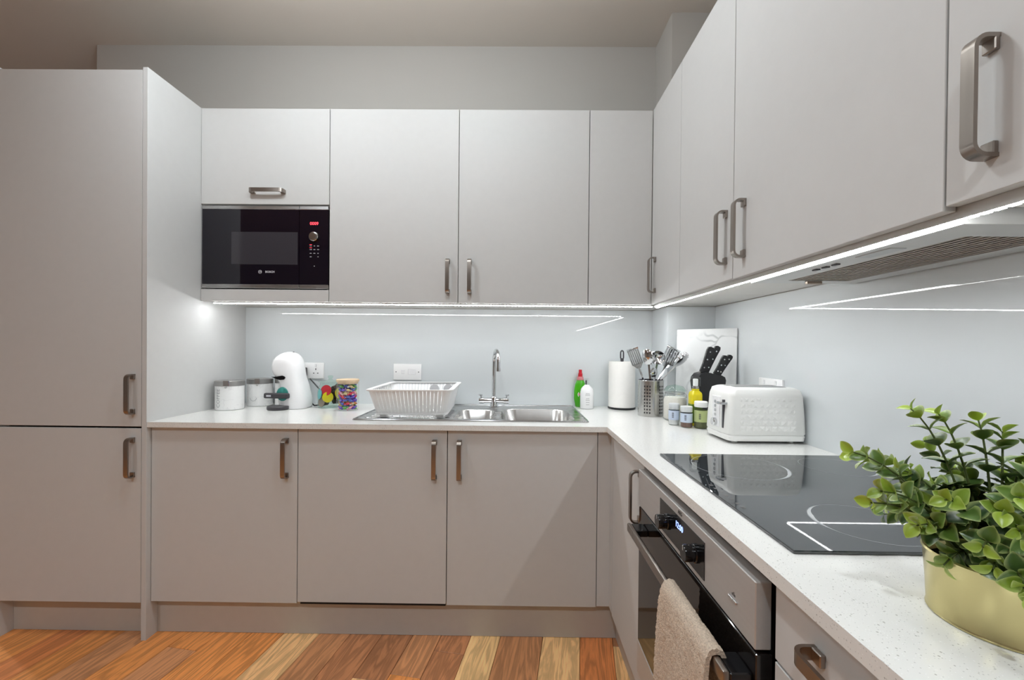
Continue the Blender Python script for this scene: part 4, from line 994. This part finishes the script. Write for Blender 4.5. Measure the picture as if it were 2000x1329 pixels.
obj('browning_dial', B().lathe([(.014, 0), (.014, .010), (.012, .012), (.0001, .012)], seg=24, M=TM @ T4(-.1318, .006, .064) @ R4('Y', -90)), 'polished', ct)
b = B()
for x in (-.095, .095):
    for y in (-.052, .052): b.lathe([(.009, .0005), (.009, .010)], x, y, 0, 14, M=TM)
obj('feet', b, 'toaster_white', t)
obj('power_cable', B().tube([(.950, 1.47, ZT + .03), (.9545, 1.445, ZT + .012), (.9555, 1.425, ZT + .03), (.9575, 1.42, ZT + .08), (.957, 1.435, ZT + .115), (.9555, 1.47, ZT + .130), (.9545, 1.508, ZT + .146)], .004, 8), 'white_plastic', t)

# ------------------------------------------------------------------ potted plant
px_, py_ = .553, .477
t = thing('potted_plant', 'small-leaved green plant in a brushed brass pot on the worktop', 'plant', (px_, py_, ZT))
pot = obj('pot', B().lathe([(.0001, .003), (.055, .003), (.058, .001), (.0605, .0006), (.0615, .0025), (.0605, .0045), (.062, .035), (.0648, .070), (.0662, .0722), (.0648, .0742), (.0625, .072), (.060, .035), (.057, .01), (.0001, .008)], px_, py_, ZT, 72, False, False), 'brass', t, smooth=50)
a = .12; obj('seam', B().box(-.0005, .0005, -.0010, .0006, .006, .068, M=T4(px_ + .0610*math.sin(a), py_ - .0610*math.cos(a), ZT) @ Matrix.Rotation(a, 4, 'Z') @ R4('X', 3.2)), 'brass', pot)
obj('soil', B().lathe([(.0001, .056), (.0612, .056), (.0612, .0565), (.0001, .062)], px_, py_, ZT, 32, False, False), 'soil', t)
def leaf_mesh(seed):
    rnd = random.Random(seed); bm = bmesh.new(); n = 8; rows = []
    lay = bm.verts.layers.float.new('rim')
    for i in range(n + 1):
        q = i/n; w = .40*math.sin(PI*q**.80)**.75 if 0 < q < 1 else .02
        row = []
        for k, s_ in enumerate((-1, -.55, 0, .55, 1)):
            z = .16*abs(s_)**1.6*w*2 - .30*(q - .4)**2 + .05*rnd.uniform(-.3, .3)
            v = bm.verts.new((s_*w, q, z)); v[lay] = 1.0 if abs(s_) == 1 or i == n else 0.0; row.append(v)
        rows.append(row)
    for a, b_ in zip(rows[:-1], rows[1:]):
        for k in range(4): bm.faces.new((a[k], a[k+1], b_[k+1], b_[k]))
    me = bpy.data.meshes.new('leaf'); bm.to_mesh(me); bm.free(); me.materials.append(MAT['leaf'])
    me.polygons.foreach_set('use_smooth', [True]*len(me.polygons)); return me
LEAVES = [leaf_mesh(i) for i in range(4)]
rp = random.Random(11)
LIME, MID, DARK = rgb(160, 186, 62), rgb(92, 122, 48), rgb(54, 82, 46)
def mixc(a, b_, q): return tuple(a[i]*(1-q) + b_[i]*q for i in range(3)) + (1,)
stems = []
# long sprigs that shape the outline, then a dense dome
for tip in ((-.147, .03, .186), (-.128, .05, .176), (-.142, -.005, .150), (-.148, .0, .135), (-.115, -.02, .118), (-.058, .05, .236), (-.034, .04, .232), (.004, .03, .226), (.022, .02, .214), (.075, .02, .205), (-.095, -.03, .150), (-.088, .03, .165), (-.060, -.045, .085), (-.075, -.01, .070), (-.02, -.075, .135), (.01, -.085, .105), (.05, -.06, .150), (.10, .02, .15), (.0, .09, .18), (-.065, .08, .165), (-.04, -.05, .16), (.0, -.03, .185), (.04, .0, .185), (-.03, -.085, .080)): stems.append(Vector(tip))
NL = len(stems)
while len(stems) < 62:
    a = rp.uniform(0, 2*PI); e = rp.uniform(-.05, 1.25); L_ = rp.uniform(.085, .125)
    stems.append(Vector((math.cos(a)*math.cos(e)*L_ - .008, math.sin(a)*math.cos(e)*L_, .075 + math.sin(e)*L_*.85)))
lc = 0; extra = []
for si, tip in enumerate(stems):
    h = Vector((tip.x, tip.y, 0)); root = h*.22 + Vector((0, 0, .058)); ctl = h*.55 + Vector((0, 0, .085 + max(0, tip.z - .085)*.65 + .02))
    P = lambda q: (root*(1-q)**2 + ctl*2*q*(1-q) + tip*q*q) + Vector((px_, py_, ZT))
    obj('stem', B().tube([P(i/8) for i in range(9)], [.0016 - .0008*i/8 for i in range(9)], 6), 'stem', t, smooth=60)
    npair = 6 if si < NL else 4
    ph = rp.uniform(0, PI)
    for k in range(npair):
        q = min(.36 + .64*k/(npair - 1), .985); p = P(q); ax = (P(min(1, q + .02)) - P(q - .02)).normalized()
        u_ = ax.cross(Vector((.3, .2, 1))).normalized(); w_ = ax.cross(u_)
        for s_ in (0, PI):
            a = ph + k*PI/2 + s_ + rp.uniform(-.3, .3)
            outd = (u_*math.cos(a) + w_*math.sin(a)); lift = .25 + .75*(q - .3)
            d_ = (outd + ax*lift + Vector((0, 0, .12))).normalized()
            nrm = (ax - d_*ax.dot(d_)); nrm = nrm.normalized() if nrm.length > .05 else u_
            sx_ = d_.cross(nrm).normalized(); nrm = sx_.cross(d_)
            sz = (.027 - .010*max(0, q - .45)/.55)*rp.uniform(.85, 1.12)
            M = Matrix(((sx_.x*sz, d_.x*sz, nrm.x*sz, p.x), (sx_.y*sz, d_.y*sz, nrm.y*sz, p.y), (sx_.z*sz, d_.z*sz, nrm.z*sz, p.z), (0, 0, 0, 1)))
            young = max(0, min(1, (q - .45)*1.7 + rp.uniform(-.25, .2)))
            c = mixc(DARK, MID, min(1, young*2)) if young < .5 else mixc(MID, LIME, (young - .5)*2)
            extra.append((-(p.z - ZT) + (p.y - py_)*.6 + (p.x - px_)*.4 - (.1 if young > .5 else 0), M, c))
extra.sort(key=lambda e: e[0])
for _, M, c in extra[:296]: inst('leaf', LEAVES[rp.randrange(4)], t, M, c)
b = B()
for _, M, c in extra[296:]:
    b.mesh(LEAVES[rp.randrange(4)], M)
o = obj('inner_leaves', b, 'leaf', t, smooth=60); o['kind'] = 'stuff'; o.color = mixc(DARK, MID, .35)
